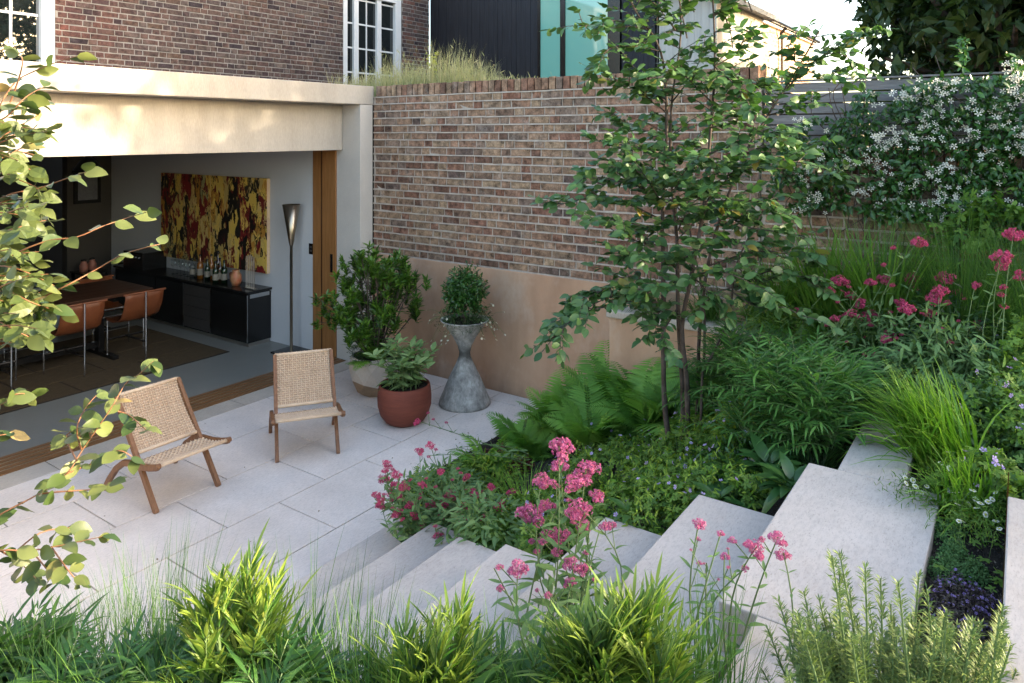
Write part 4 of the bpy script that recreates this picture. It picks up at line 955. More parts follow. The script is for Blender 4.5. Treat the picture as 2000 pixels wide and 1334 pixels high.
branches = [[(1297, 590, 4.5), (1250, 590, 4.4), (1205, 577, 4.3), (1150, 600, 4.2), (1100, 640, 4.1), (1058, 688, 4.05)],
 [(1296, 560, 4.5), (1230, 540, 4.35), (1190, 560, 4.25), (1130, 590, 4.2)], [(1240, 585, 4.4), (1180, 600, 4.2), (1120, 615, 4.2), (1085, 640, 4.2)],
 [(1294, 430, 4.5), (1230, 400, 4.4), (1170, 385, 4.3), (1110, 395, 4.2), (1085, 405, 4.2)], [(1295, 480, 4.5), (1240, 470, 4.4), (1180, 440, 4.3)],
 [(1297, 340, 4.5), (1230, 330, 4.3), (1165, 320, 4.2)], [(1300, 260, 4.5), (1240, 250, 4.4), (1190, 215, 4.3)], [(1302, 220, 4.5), (1250, 180, 4.3), (1190, 150, 4.2)],
 [(1290, 100, 4.45), (1240, 90, 4.3), (1190, 95, 4.2), (1160, 130, 4.2)], [(1260, 50, 4.4), (1200, 40, 4.3), (1145, 50, 4.2), (1130, 20, 4.2)],
 [(1310, 330, 4.6), (1350, 280, 4.7), (1400, 240, 4.8)], [(1322, 470, 4.5), (1360, 430, 4.4), (1400, 395, 4.2)], [(1312, 200, 4.6), (1350, 150, 4.5), (1380, 90, 4.5)],
 [(1375, 400, 4.4), (1420, 350, 4.3), (1470, 330, 4.2), (1530, 330, 4.2)], [(1388, 250, 4.4), (1430, 200, 4.3), (1480, 170, 4.3), (1530, 150, 4.3)],
 [(1396, 130, 4.4), (1440, 100, 4.4), (1460, 60, 4.4)], [(1390, 200, 4.4), (1350, 160, 4.2), (1320, 130, 4.1)],
 [(1412, 410, 4.6), (1470, 390, 4.5), (1550, 380, 4.5), (1620, 350, 4.5), (1655, 360, 4.5)], [(1455, 300, 4.6), (1520, 280, 4.5), (1590, 290, 4.5)],
 [(1500, 225, 4.6), (1560, 210, 4.5), (1590, 200, 4.5)], [(1530, 180, 4.6), (1590, 120, 4.5), (1640, 90, 4.5), (1700, 60, 4.5)],
 [(1560, 130, 4.6), (1540, 90, 4.6), (1580, 50, 4.6)], [(1560, 130, 4.6), (1620, 150, 4.5), (1660, 110, 4.5)], [(1590, 120, 4.6), (1640, 105, 4.5), (1670, 125, 4.5)],
 [(1382, 520, 4.6), (1440, 500, 4.5), (1500, 490, 4.4), (1560, 500, 4.4), (1620, 520, 4.4)], [(1440, 560, 4.4), (1500, 530, 4.3), (1560, 540, 4.3), (1600, 560, 4.3)],
 [(1400, 570, 4.5), (1450, 560, 4.4), (1500, 580, 4.3)], [(1438, 520, 4.4), (1480, 550, 4.3), (1520, 540, 4.3)], [(1350, 540, 4.4), (1375, 560, 4.2), (1390, 590, 4.1)],
 [(1296, 600, 4.5), (1280, 620, 4.3), (1265, 655, 4.25)], [(1345, 430, 4.7), (1300, 380, 4.8), (1260, 350, 4.9)], [(1352, 300, 4.7), (1300, 290, 4.9), (1250, 290, 5.0)],
 [(1320, 60, 4.6), (1290, 20, 4.5), (1250, -20, 4.4)], [(1392, 30, 4.4), (1430, 10, 4.4), (1470, -20, 4.4)], [(1294, 400, 4.5), (1270, 360, 4.2), (1230, 300, 4.1)], [(1385, 300, 4.4), (1440, 280, 4.2), (1480, 250, 4.1)],
 [(1300, 520, 4.5), (1345, 500, 4.2), (1380, 470, 4.0)], [(1375, 400, 4.4), (1430, 390, 4.2), (1490, 400, 4.1), (1530, 420, 4.1)], [(1388, 250, 4.4), (1440, 240, 4.2), (1500, 260, 4.1), (1560, 260, 4.1)], [(1412, 410, 4.6), (1450, 440, 4.3), (1500, 450, 4.2), (1560, 460, 4.1), (1600, 450, 4.1)],
 [(1380, 350, 4.4), (1440, 320, 4.2), (1500, 310, 4.1), (1580, 320, 4.1)], [(1294, 450, 4.5), (1250, 440, 4.3), (1200, 430, 4.2), (1150, 430, 4.15)], [(1294, 400, 4.5), (1240, 360, 4.3), (1180, 350, 4.2), (1140, 345, 4.2)], [(1300, 300, 4.5), (1250, 290, 4.3), (1200, 280, 4.2), (1160, 275, 4.2)], [(1296, 500, 4.5), (1260, 500, 4.2), (1220, 500, 4.1)],
 [(1340, 560, 4.4), (1300, 560, 4.1), (1260, 575, 4.0)], [(1345, 540, 4.4), (1400, 530, 4.1), (1450, 545, 4.0), (1490, 570, 4.0)], [(1324, 450, 4.5), (1350, 400, 4.2), (1390, 370, 4.1)], [(1312, 380, 4.5), (1340, 330, 4.2), (1370, 310, 4.1)], [(1300, 200, 4.5), (1260, 160, 4.2), (1230, 120, 4.1)], [(1396, 130, 4.4), (1430, 160, 4.2), (1470, 210, 4.1)], [(1390, 480, 4.4), (1420, 470, 4.2), (1460, 480, 4.1)],
 [(1430, 570, 4.4), (1480, 600, 4.2), (1530, 600, 4.1), (1570, 620, 4.1)], [(1324, 600, 4.5), (1300, 640, 4.2), (1290, 665, 4.1)]]
LV = []
for pts, r in stems:
    C = smooth_line(px3(pts)); C[0][2] = min(C[0][2], bz)-.05
    g = Geo(); g.tube(C, np.linspace(r*1.15, .004, len(C))*(1+.06*rng.normal(0, 1, len(C))), 7, False); g.build('trunk', M['bark'], mt, smooth=True)
    twig_leaves(C[len(C)//2:], 14, .072, LV)
gb = Geo()
for pts in branches:
    C = smooth_line(px3(pts), 3); gb.tube(C, np.linspace(.0055, .002, len(C)), 5, False); Lg = np.linalg.norm(C[-1]-C[0])
    twig_leaves(C[1:], max(5, int(Lg/.036)), .074, LV)
    for k in range(max(2, int(Lg/.062))):                  # side twigs
        i = rng.integers(1, len(C)-1); T = nrm(C[i]-C[i-1]); S = nrm(np.cross(T, (0, 0, 1)))*rng.choice((-1, 1)); d = nrm(T*.7+S*rng.uniform(.4, 1.1)+np.array((0, 0, rng.uniform(-.45, .5)))); l = rng.uniform(.10, .22)
        E = np.array([C[i], C[i]+d*l*.5+np.array((0, 0, .01)), C[i]+d*l]); gb.tube(E, [.003, .002, .0015], 4, False); twig_leaves(E, 7, .072, LV)
for k in range(60):
    c_ = np.array((4.25+rng.normal(0, .28), 1.75+rng.normal(0, .32), rng.uniform(3.32, 4.35))); d_ = nrm(rng.normal(0, 1, 3)+np.array((0, 0, .6))); E = np.array([c_-d_*.2-np.array((0, 0, .15)), c_, c_+d_*.2]); gb.tube(E, [.005, .003, .0015], 4, False); twig_leaves(E, 9, .072, LV)
for pts, r in stems[:4]:
    C = smooth_line(px3(pts)); n0 = len(C)//2-2
    for k in range(26):
        i = rng.integers(n0, len(C)-1); a = rng.uniform(0, 6.3); d = nrm(np.array((math.cos(a), math.sin(a), rng.uniform(-.1, .8)))); l = rng.uniform(.12, .34)
        E = np.array([C[i], C[i]+d*l*.5+np.array((0, 0, .015)), C[i]+d*l]); gb.tube(E, [.0035, .0025, .0015], 4, False); twig_leaves(E, 8, .072, LV)
stuff(gb.build('branches', M['bark'], mt))
AM = [tmesh('leaf', t_, M['amel']) for t_ in T_amel]
order = sorted(range(len(LV)), key=lambda i: LV[i][0]@np.array((FX, FY, 0)))
for j, i in enumerate(order[:300]): inst('leaf', AM[rng.integers(4)], mt, mat_of(*LV[i]))
g = Geo(); R_ = [LV[i] for i in order[300:]]
scatter(g, T_amel, [r[0] for r in R_], np.array([r[1] for r in R_]), np.array([r[2] for r in R_]), np.array([r[3] for r in R_])); stuff(g.build('foliage', M['amel_i'], mt, smooth=True))
print('tree leaves', len(LV))
# ================================================================ FRONT TREE (left edge)
ft = thing('leafy_young_tree', 'near tree at the left edge with sunlit yellow-green oval leaves on thin reddish twigs', 'tree')
d = 2.0
tw = [[(-120, 470, d), (0, 388, d), (75, 368, d), (140, 345, d), (168, 336, d)], [(-100, 560, d), (30, 495, d), (95, 470, d), (150, 463, d), (200, 442, d), (250, 425, d), (287, 414, d)],
 [(-60, 640, d), (40, 600, d), (125, 560, d), (190, 525, d), (240, 497, d), (290, 482, d), (312, 477, d)], [(-60, 300, d), (0, 205, d), (30, 160, d), (65, 140, d), (110, 122, d), (150, 110, d)],
 [(20, 200, d), (38, 150, d), (44, 118, d), (35, 105, d)], [(-80, 1060, d), (0, 1005, d), (75, 965, d), (130, 925, d), (160, 880, d), (215, 800, d), (245, 750, d), (270, 732, d), (300, 705, d)],
 [(130, 925, d), (180, 905, d), (230, 880, d), (262, 895, d)], [(75, 965, d), (120, 960, d), (190, 955, d), (215, 945, d)], [(160, 880, d), (150, 840, d), (165, 800, d), (190, 770, d)], [(215, 800, d), (250, 810, d), (285, 840, d)],
 [(150, 900, d), (130, 850, d), (180, 830, d)], [(-80, 1090, d), (0, 1075, d), (60, 1075, d), (120, 1065, d), (200, 1048, d)], [(60, 1075, d), (90, 1110, d), (110, 1140, d)], [(0, 1075, d), (40, 1100, d), (70, 1130, d)], [(100, 1068, d), (130, 1110, d), (155, 1140, d)], [(30, 1078, d), (80, 1040, d), (140, 1030, d)],
 [(-60, 320, d), (0, 270, d), (40, 245, d), (75, 225, d)], [(-60, 330, d), (0, 310, d), (50, 285, d), (75, 275, d)], [(-60, 380, d), (0, 330, d), (40, 320, d), (60, 330, d)],
 [(-60, 480, d), (0, 455, d), (50, 440, d), (90, 430, d)], [(-60, 520, d), (10, 520, d), (60, 535, d), (110, 560, d)], [(-60, 560, d), (0, 560, d), (60, 590, d), (120, 610, d)], [(-50, 600, d), (20, 640, d), (60, 660, d)],
 [(-60, 700, d), (0, 650, d), (40, 640, d)], [(-60, 790, d), (0, 790, d), (30, 770, d), (60, 770, d)], [(-60, 860, d), (0, 850, d), (20, 848, d)], [(-60, 430, d), (0, 400, d), (45, 400, d), (80, 410, d)], [(-60, 620, d), (10, 590, d), (80, 570, d), (100, 545, d)],
 [(-40, 250, d), (10, 230, d), (50, 190, d), (85, 170, d)], [(-60, 500, d), (0, 480, d), (30, 500, d), (70, 510, d)], [(-50, 560, d), (20, 540, d), (40, 575, d), (75, 600, d)]]
LV = []; gt = Geo()
for i, pts in enumerate(tw):
    pts = [(x, y, dd+rng.uniform(-.08, .08)) for x, y, dd in pts]
    C = smooth_line(px3(pts), 4); gt.tube(C, np.linspace(.0026, .001, len(C)), 5, False); Lg = np.linalg.norm(np.diff(C, axis=0), axis=1).sum()
    dense = .85 if i in (0, 1, 2, 3, 4) else 1.9
    twig_leaves(C[2:], max(3, int(Lg/.062*dense)), (.057), LV, droop=-.2)
for k in range(46):
    y = rng.choice([rng.uniform(185, 350), rng.uniform(395, 650), rng.uniform(395, 650)]); x1 = rng.uniform(10, 95); dd = d+rng.uniform(-.15, .15); y2 = y+rng.uniform(-45, 30)
    C = smooth_line(px3([(x1-110, y, dd), (x1-50, (y+y2)/2-8, dd), (x1, y2, dd+rng.uniform(-.08, .08))]), 4); gt.tube(C, np.linspace(.0022, .001, len(C)), 4, False); twig_leaves(C[2:], 5, (.057), LV, droop=-.3)
tc = [(-260, 1600, 1.95), (-250, 900, 1.95), (-230, 400, 1.95), (-200, -100, 1.95)]
g = Geo(); C = smooth_line(px3(tc)); C[0][2] = .55; g.tube(C, np.linspace(.03, .012, len(C)), 8); g.build('trunk', M['bark'], ft, smooth=True)
for y in (300, 420, 500, 620, 760, 1000):
    P_ = px3([(-240, y+120, 1.95), (-100, y+20, 1.98), (-60, y, 2.0)]); gt.tube(P_, [.006, .004, .0035], 5, False)
gt.build('twigs', M['stemr'], ft, smooth=True)
FM = [tmesh('leaf', t_, M['fgleaf']) for t_ in T_amel]
for r in LV[:300]: inst('leaf', FM[rng.integers(4)], ft, mat_of(*r))
if len(LV) > 300:
    g = Geo(); R_ = LV[300:]; scatter(g, T_amel, [r[0] for r in R_], np.array([r[1] for r in R_]), np.array([r[2] for r in R_]), np.array([r[3] for r in R_])); stuff(g.build('foliage', M['fgleaf'], ft))
print('front leaves', len(LV))
# ================================================================ POT PLANTS
ps = thing('evergreen_pot_shrub', 'tall open evergreen shrub with whorled glossy leaves in the faceted pot', 'shrub', (4.93, 5.03, .34)); gs = Geo(); gl = Geo()
for k in range(46):
    a = 2.4*k; q = .44*math.sqrt((k+.5)/46)*rng.uniform(.8, 1.1); hz = rng.uniform(.36, 1.02)-(q-.2)*.35*(q > .2); e = np.array((q*math.cos(a), q*math.sin(a), hz)); m_ = np.array((e[0]*.45, e[1]*.45, e[2]*.45))+rng.normal(0, .02, 3)
    C = smooth_line([(e[0]*.08, e[1]*.08, 0), m_, e], 4); gs.tube(C, np.linspace(.009, .003, len(C)), 5, False)
    for rep in range(4):
        tip = e if rep == 0 else e+rng.normal(0, .07, 3); n = 34
        if rep: gs.tube([C[-3], tip], .003, 4, False)
        az = rng.uniform(0, 6.3, n); el = rng.uniform(.2, 1.3, n); dd = np.stack([np.sin(el)*np.cos(az), np.sin(el)*np.sin(az), np.cos(el)], 1)
        scatter(gl, T_lance2, tip-np.array((0, 0, 1))*rng.uniform(0, .10, (n, 1)), dd, nrm(np.array((0, 0, 1))+rng.normal(0, .3, (n, 3))), .076*rng.uniform(.7, 1.15, n))
    for kk in range(3, len(C)): 
        n = 5; az = rng.uniform(0, 6.3, n); dd = np.stack([np.cos(az), np.sin(az), .4+0*az], 1); scatter(gl, T_lance2, np.repeat(C[kk:kk+1], n, 0), dd, nrm(np.array((0, 0, 1))+rng.normal(0, .3, (n, 3))), .055)
gs.build('stems', M['bark'], ps, smooth=True); stuff(gl.build('foliage', M['rho'], ps))
fern((4.86, 4.93, .34), 16, .26, 'small dark fern spilling over the rim of the faceted pot', lean=.6)
mound('feathery_pot_filler', 'fine feathery dark filler plant around the shrub stems in the faceted pot', 'plant', (4.93, 5.03, .34), .24, .24, .20, 1500, .035, T_lance, 'dkl', stems=0)
sg = thing('sage_plant', 'grey-green leafy sage filling the terracotta pot', 'herb', (4.60, 4.33, .30)); SL = [tmesh('leaf', t_, M['sage']) for t_ in (leaf(.42, .2, .2, 4, .85, seed=1), leaf(.38, .15, .4, 4, .85, seed=2))]; gs = Geo()
for k in range(38):
    a = 2.4*k; q = .23*math.sqrt((k+.5)/38); e = np.array((q*math.cos(a)*1.15, q*math.sin(a)*1.15, rng.uniform(.20, .42)-q*.5)); C = smooth_line([(e[0]*.5, e[1]*.5, 0), e*.6+np.array((0, 0, .03)), e], 3); gs.tube(C, .0035, 5, False)
    for i in range(11):
        p = C[min(len(C)-1, 1+i*len(C)//11)]; az = 2.4*i+rng.uniform(-.3, .3); D = nrm(np.array((math.cos(az), math.sin(az), .15+.08*i-.3*(i < 4)))); inst('leaf', SL[i % 2], sg, mat_of(p, D, np.array((0, 0, 1))+rng.normal(0, .25, 3), rng.uniform(.07, .12)))
gs.build('stems', M['stemg'], sg)
t = mound('round_evergreen_bush', 'small dense rounded green bush growing in the hourglass planter', 'shrub', (5.22, 4.17, .95), .19, .19, .29, 2600, .038, T_oval, 'glossy', shell=(.4, 1))
mound('', '', '', (5.22, 4.17, .84), .18, .18, .20, 1000, .036, T_oval, 'glossy', shell=(.3, 1), stems=0, t=t)
g = Geo(); g.tube([(5.22, 4.17, .74), (5.22, 4.17, 1.1)], .012, 6); g.build('stem', M['bark'], t)
da = thing('trailing_daisy', 'trailing white daisies spilling over the rim of the hourglass planter', 'flower'); n = 1500
a = rng.uniform(0, 6.3, n); q = rng.uniform(.10, .27, n); P = np.array((5.22, 4.17, .765))+np.stack([q*np.cos(a), q*np.sin(a), rng.uniform(-.02, .10, n)-(q > .2)*(q-.2)*.8], 1)
g = Geo(); scatter(g, T_lance, P, rdir(n, .3), rdir(n, 1), .035*rng.uniform(.6, 1.1, n)); stuff(g.build('foliage', M['dkl'], da))
n = 60; a = rng.uniform(0, 6.3, n); q = rng.uniform(.16, .40, n); P = np.array((5.22, 4.17, .74))+np.stack([q*np.cos(a), q*np.sin(a), rng.uniform(-.20, .20, n)], 1); P[:, 0] = np.minimum(P[:, 0], 5.63)
DM = None
def daisy_meshes():
    ms = []
    for sd in range(2):
        n_ = 12; V = []; F = []
        for i in range(n_):
            a_ = 2*PI*i/n_; c_, s_ = math.cos(a_), math.sin(a_)
            for x, y in ((0, .12), (-.10, .40), (0, .5), (.10, .40)): V.append((x*c_-y*s_, x*s_+y*c_, .03 if y < .2 else rng.uniform(-.03, .06)))
            k = 4*i; F += [(k, k+2, k+1), (k, k+3, k+2)]
        g = Geo(); g.add(V, F); o = g.build('petals', M['wht']); pet = o.data; bpy.data.objects.remove(o)
        g = Geo(); g.lathe([(.16, .03), (.12, .09), (0, .10)], 8); o = g.build('eye', M['yc']); eye = o.data; bpy.data.objects.remove(o); ms.append((pet, eye))
    return ms
DM = daisy_meshes()
def daisies(t, P, N, size, stem_to=None):
    gs = Geo()
    for p, nn in zip(P, N):
        pet, eye = DM[rng.integers(2)]; Mx = mat_of(p, np.cross(nn, rng.normal(0, 1, 3)), nn, size*rng.uniform(.8, 1.15)); o = inst('daisy_head', pet, t, Mx); inst('daisy_eye', eye, o, Matrix.Identity(4))
        if stem_to is not None: s = np.array(stem_to(p)); gs.tube(smooth_line([s, (s+p)/2+np.array((0, 0, .03)), p], 3), .0014, 3, False)
    gs.build('stems', M['stemg'], t)
nn = nrm(np.stack([np.cos(a), np.sin(a), .8+0*a], 1)+rng.normal(0, .3, (n, 3)))
daisies(da, P, nn, .021, lambda p: (5.22+(p[0]-5.22)*.55, 4.17+(p[1]-4.17)*.55, .78))
# ================================================================ MAIN BED
def G(x, y): return gh(x, y)
def onb(px, py, hh=.3):
    """bed point whose plant top of height hh is seen at the pixel"""
    best = None
    for d in np.arange(2., 6.5, .02):
        p = at(px, py, d=float(d))
        if p.x > 5.6: break
        if best is None or abs(p.z-(G(p.x, p.y)+hh)) < best[0]: best = (abs(p.z-(G(p.x, p.y)+hh)), p)
    p = best[1]; return np.array((p.x, p.y, G(p.x, p.y)))
for px, py, L, n, lab in [(1200, 728, .70, 24, 'tall upright fern in front of the peach wall, left of the tree stems'), (1110, 760, .66, 22, 'arching fern at the patio edge, leftmost of the group'),
        (1265, 735, .66, 18, 'fern close to the base of the tree'), (1150, 790, .52, 18, 'low fern between the two taller ferns'), (1040, 850, .30, 10, 'small fern tip lying over the paving')]:
    fern(tuple(onb(px, py, L*.62)), n, L, lab, lean=.30)
fern(tuple(onb(1610, 640, .34)), 14, .52, 'dark fern in the shade behind the narrow-leaved shrub'); fern(tuple(onb(1575, 560, .4)), 10, .45, 'shaded fern beneath the lime flowers')
for x_, y_, L, n, lab in [(5.05, 3.05, .5, 18, 'arching fern where the paving meets the peach wall'), (4.65, 3.15, .42, 16, 'fern leaning over the paving edge'), (4.25, 3.22, .34, 12, 'low fern at the paving edge beside the heuchera')]:
    fern((x_, y_, G(x_, y_)), n, L, lab, lean=.45)
lil = ('lil', T_fl5, 26, .022, .02)
for x_, y_, r_, h, n, mt_, lab in [(3.75, 3.3, .2, .14, 600, 'gery', 'yellow-green leaves at the very edge of the paving'), (3.45, 3.2, .2, .16, 700, 'val', 'grey-green leaves at the corner of the lowest step'), (4.0, 3.15, .2, .14, 500, 'ger', 'small green mound between step corner and fern'), (3.3, 2.65, .2, .16, 600, 'val', 'valerian leaves beside the second step'), (3.05, 2.25, .17, .16, 600, 'ger', 'green leaves beside the third step'), (2.95, 1.85, .16, .14, 500, 'ger', 'green leaves beside the fourth step')]:
    mound('edging_perennial', lab, 'plant', (x_, y_, G(x_, y_)), r_, r_, h, n, .05, T_lance2 if mt_ != 'ger' else T_pal, mt_, group='perennials along the paving edge', gfun=G)
# geranium carpet
for i, (px, py, rx, ry, h, n, mt_, lab) in enumerate([
    (1180, 880, .36, .34, .20, 1100, 'ger', 'bright green hardy geranium carpet in front of the ferns'), (1330, 850, .36, .34, .22, 1200, 'ger', 'hardy geranium with lilac flowers at the foot of the tree'),
    (1240, 960, .34, .30, .20, 1000, 'ger', 'geranium mound hanging over the fourth step slab'), (1390, 925, .30, .28, .20, 900, 'ger', 'geranium mound left of the broad dark leaves'),
    (1080, 960, .30, .28, .18, 800, 'ger', 'low geranium patch behind the big pink valerian'), (1440, 800, .20, .2, .26, 420, 'gery', 'lime yellow leafy shoots right of the tree stems'),
    (1300, 905, .28, .26, .20, 800, 'ger', 'geranium with pale buds in the middle of the carpet')]):
    c = onb(px, py, h*.9); mound('hardy_geranium', lab, 'plant', tuple(c), rx, ry, h, n, .052, T_pal, mt_, group='hardy geraniums', flowers=[lil, ('gery', T_lance2, 420, .035, .015)], gfun=G)
for px, py, rx, h, n, s, mt_, tp, lab in [(960, 900, .30, .20, 700, .05, 'gery', T_lance2, 'yellow-green low leaves at the left end of the bed'), (880, 940, .30, .18, 900, .055, 'val', T_lance2, 'grey-green valerian foliage at the patio corner'),
        (1000, 985, .26, .16, 700, .045, 'ger', T_lance2, 'fresh green ground cover behind the first steps'), (1010, 900, .12, .10, 120, .07, 'heu', T_pal, 'dark maroon heuchera leaves by the paving'), (970, 880, .10, .09, 80, .07, 'heu', T_pal, 'second maroon heuchera rosette left of the first')]:
    c = onb(px, py, h*.8); mound('low_perennial', lab, 'plant', tuple(c), rx, rx*.9, h, n, s, tp, mt_, group='low perennials', gfun=G)
grass(onb(1030, 930, .2), 260, .3, 'fine yellow-green grass tuft between heuchera and geranium', 'hak', .004, .12, .6, 1.2)
# big leaves over the slabs
T_hel = [leaf(.40, .22, .45, 5, .8, pet=.15, seed=5), leaf(.44, .2, .6, 5, .8, pet=.15, seed=6)]
HM = [tmesh('leaf', t_, M['hel']) for t_ in T_hel]
def rosette(c, n, L, label, name='hellebore', cat='plant', lean=(.6, 1.7), group='broad dark leaved rosettes'):
    t = thing(name, label, cat, tuple(c), group=group)
    for i in range(n):
        a = 2.4*i; le = lean[0]+(lean[1]-lean[0])*(1-i/n)+rng.uniform(-.15, .15); D = np.array((math.sin(le)*math.cos(a), math.sin(le)*math.sin(a), math.cos(le))); N = np.array((-math.cos(le)*math.cos(a), -math.cos(le)*math.sin(a), math.sin(le)))
        inst('leaf', HM[i % 2], t, mat_of(D*L*.3+np.array((0, 0, .02)), D, N+rng.normal(0, .1, 3), L*rng.uniform(.75, 1.1)))
    return t
for px, py, L, n, lab in [(1500, 905, .135, 40, 'broad dark green leaf rosette beside the top slab'), (1545, 935, .12, 30, 'dark leaf rosette touching the edge of the widest slab'), (1400, 965, .10, 22, 'drooping dark leaves over the third slab'), (1440, 920, .12, 26, 'dark rosette left of the broad-leaved clump')]:
    c = onb(px, py, .12); c[2] += .06; rosette(c, n, L, lab)
c = at(1245, 1020, z=.80); rosette((c.x+.10, c.y+.08, .74), 7, .09, 'large lobed grey-green leaves lying on the end of the second visible slab')
# whorled shrubs
for px, py, hh, nst, lab in [(1470, 680, .46, 13, 'bright green narrow-leaved shrub by the peach retaining wall'), (1560, 730, .42, 13, 'blue-green narrow-leaved shrub in the middle of the bed'), (1610, 760, .32, 10, 'narrow-leaved shrub arching towards the path slab'), (1430, 740, .34, 9, 'low narrow-leaved shrub just right of the tree stems'), (1530, 820, .22, 7, 'shaded narrow-leaved shrub in the hollow')]:
    c = onb(px, py, hh); narrow_shrub(c, nst, hh, lab, leafl=.095, spread=.24, rl=.26)
for px, py, n in [(1500, 860, 260), (1590, 880, 220), (1440, 830, 180)]:
    grass(onb(px, py, .12), n, .22, 'dark strappy liriope leaves in the shade, %s' % {1500: 'left of the path slab', 1590: 'nearest the top slab', 1440: 'under the lime shoots'}[px], 'dkl', .007, .10, .7, 1.6)
# hakone grass and right-hand side
c = onb(1840, 800, .25); grass(c, 520, .48, 'bright lime hakone grass arching over the path slab', 'hak', .011, .14, .45, 1.3, az0=math.atan2(.75, -.3), azs=.75)
c = onb(1890, 900, .2); grass(c, 240, .30, 'lower fringe of lime hakone grass by the daisies', 'hak', .009, .10, .7, 1.3, az0=PI*.9, azs=.7)
for px, py, rx, h, n, s, mt_, tp, lab, fl in [
    (1960, 760, .24, .34, 900, .055, 'ger', T_pal, 'geranium with violet flowers at the right edge', [('lil', T_fl5, 40, .026, .02), ('gery', T_bit, 200, .02, .02)]), (1930, 900, .20, .20, 600, .06, 'ger', T_pal, 'geranium mound above the daisies', [('lil', T_fl5, 22, .026, .02)]),
    (1985, 640, .26, .34, 800, .05, 'ger', T_pal, 'tall geranium at the right edge of the bed', [('lil', T_fl5, 26, .024, .02)]), (1830, 690, .30, .30, 900, .06, 'val', T_lance2, 'grey-green valerian foliage in front of the hakone grass', None),
    (1740, 690, .30, .26, 900, .055, 'glossy', T_rnd, 'round glossy green leaves in the middle of the bank', None), (1700, 620, .34, .30, 1200, .05, 'val', T_lance2, 'mixed grey-green leaves under the red valerian', None),
    (1850, 590, .36, .34, 1200, .05, 'ger', T_pal, 'leafy geranium bank below the tussock grass', [('lil', T_fl5, 30, .022, .02)]), (1650, 700, .26, .22, 700, .05, 'dkl', T_lance2, 'dark leafy filler by the fern', None),
    (1930, 520, .34, .30, 900, .05, 'ger', T_lance2, 'green filler leaves at the upper right', None), (1780, 770, .2, .15, 500, .05, 'dkl', T_pal, 'dark ground leaves behind the hakone grass', None),
    (1970, 960, .16, .1, 300, .05, 'dkl', T_pal, 'dark leaves over the far right slab', None), (1450, 610, .22, .20, 600, .05, 'dkl', T_lance2, 'dark leaves over the coping stones', None), (1700, 860, .12, .08, 120, .05, 'hel', T_pal, 'three-lobed leaves on the path slab', None)]:
    c = onb(px, py, h*.9); mound('leafy_perennial', lab, 'plant', tuple(c), rx, rx, h, n, s, tp, mt_, group='leafy perennials on the bank', gfun=G, flowers=fl)
for x_, y_, r_, h, n, mt_, tp, lab in [(4.55, .75, .34, .48, 1500, 'val', T_lance2, 'tall grey-green leafy mass under the red valerian drift'), (4.25, .35, .34, .50, 1500, 'val', T_lance2, 'tall leafy mass in the middle of the bank'), (4.35, -.1, .34, .52, 1400, 'ger', T_pal, 'tall leafy mass at the right of the bank'), (4.0, .05, .28, .36, 1100, 'val', T_lance2, 'leafy mass above the lime hakone grass'), (4.7, .3, .3, .45, 1000, 'dkl', T_lance2, 'darker leaves behind the valerian'), (3.95, -.6, .35, .35, 1100, 'ger', T_pal, 'leafy mound beside the far right slab, nearest the frame edge'), (4.35, -.75, .35, .42, 1100, 'val', T_lance2, 'grey-green mass right of the leafy mounds'), (3.6, -.55, .3, .26, 800, 'ger', T_pal, 'low leafy mound touching the far right slab'), (4.1, -1.3, .4, .35, 1000, 'ger', T_lance2, 'leafy mass farthest to the right')]:
    mound('leafy_perennial', lab, 'plant', (x_, y_, G(x_, y_)), r_, r_, h, n, .065, tp, mt_, group='leafy perennials on the bank', gfun=G)
for px, py, n, L, lab in [(1330, 790, 16, .4, 'fern between the tree stems'), (1250, 800, 14, .36, 'small fern left of the tree base'), (1395, 790, 12, .34, 'fern right of the tree base')]:
    fern(tuple(onb(px, py, .15)), n, L, lab, lean=.4)
for px, py, rx, h, n, mt_, tp, lab in [(1290, 800, .3, .14, 800, 'ger', T_pal, 'geranium between fern and tree stems'), (1370, 800, .28, .16, 700, 'ger', T_pal, 'geranium close around the tree stems'), (1200, 830, .3, .12, 800, 'ger', T_pal, 'geranium under the tall ferns'), (1430, 870, .25, .2, 600, 'glossy', T_lance2, 'dark green leaves behind the broad rosettes')]:
    c = onb(px, py, h*.8); mound('hardy_geranium', lab, 'plant', tuple(c), rx, rx, h, n, .05, tp, mt_, group='hardy geraniums', gfun=G, flowers=[lil])
bk = thing('mixed_back_planting', 'dense mixed green leaves at the foot of the low brick wall, behind the grasses', 'plant')
cloud(bk, [(5.35, 1.5, 1.15, .2, .25), (5.3, 1.15, 1.2, .25, .35), (5.3, .75, 1.25, .28, .45), (5.2, .35, 1.25, .3, .5), (5.1, -.1, 1.25, .3, .5), (5.0, -.5, 1.25, .3, .5), (5.0, -1.0, 1.25, .35, .5), (4.9, -1.6, 1.2, .4, .5), (4.8, -2.2, 1.2, .4, .5), (4.9, 1.3, 1.1, .25, .25)], 700, .065, T_lance2+T_lance, 'ger')
for (x_, y_), L, n, W, mt_, lab in [((5.2, 1.05), .85, 260, .017, 'grs2', 'tall bright strappy leaves against the low brick wall'), ((5.1, .75), .9, 260, .017, 'grs2', 'second tall bright strappy clump against the low wall'), ((5.0, .3), 1.05, 900, .0045, 'grs', 'tall fountain of fine grass under the jasmine'), ((4.9, -.05), 1.0, 700, .0045, 'grs', 'fine grass fountain near the right edge'), ((5.35, 1.45), .6, 200, .012, 'grs2', 'strappy leaves in the corner below the jasmine')]:
    grass((x_, y_, 1.08), n, L, lab, mt_, W, .14, .3, .9, group='grasses at the foot of the jasmine')
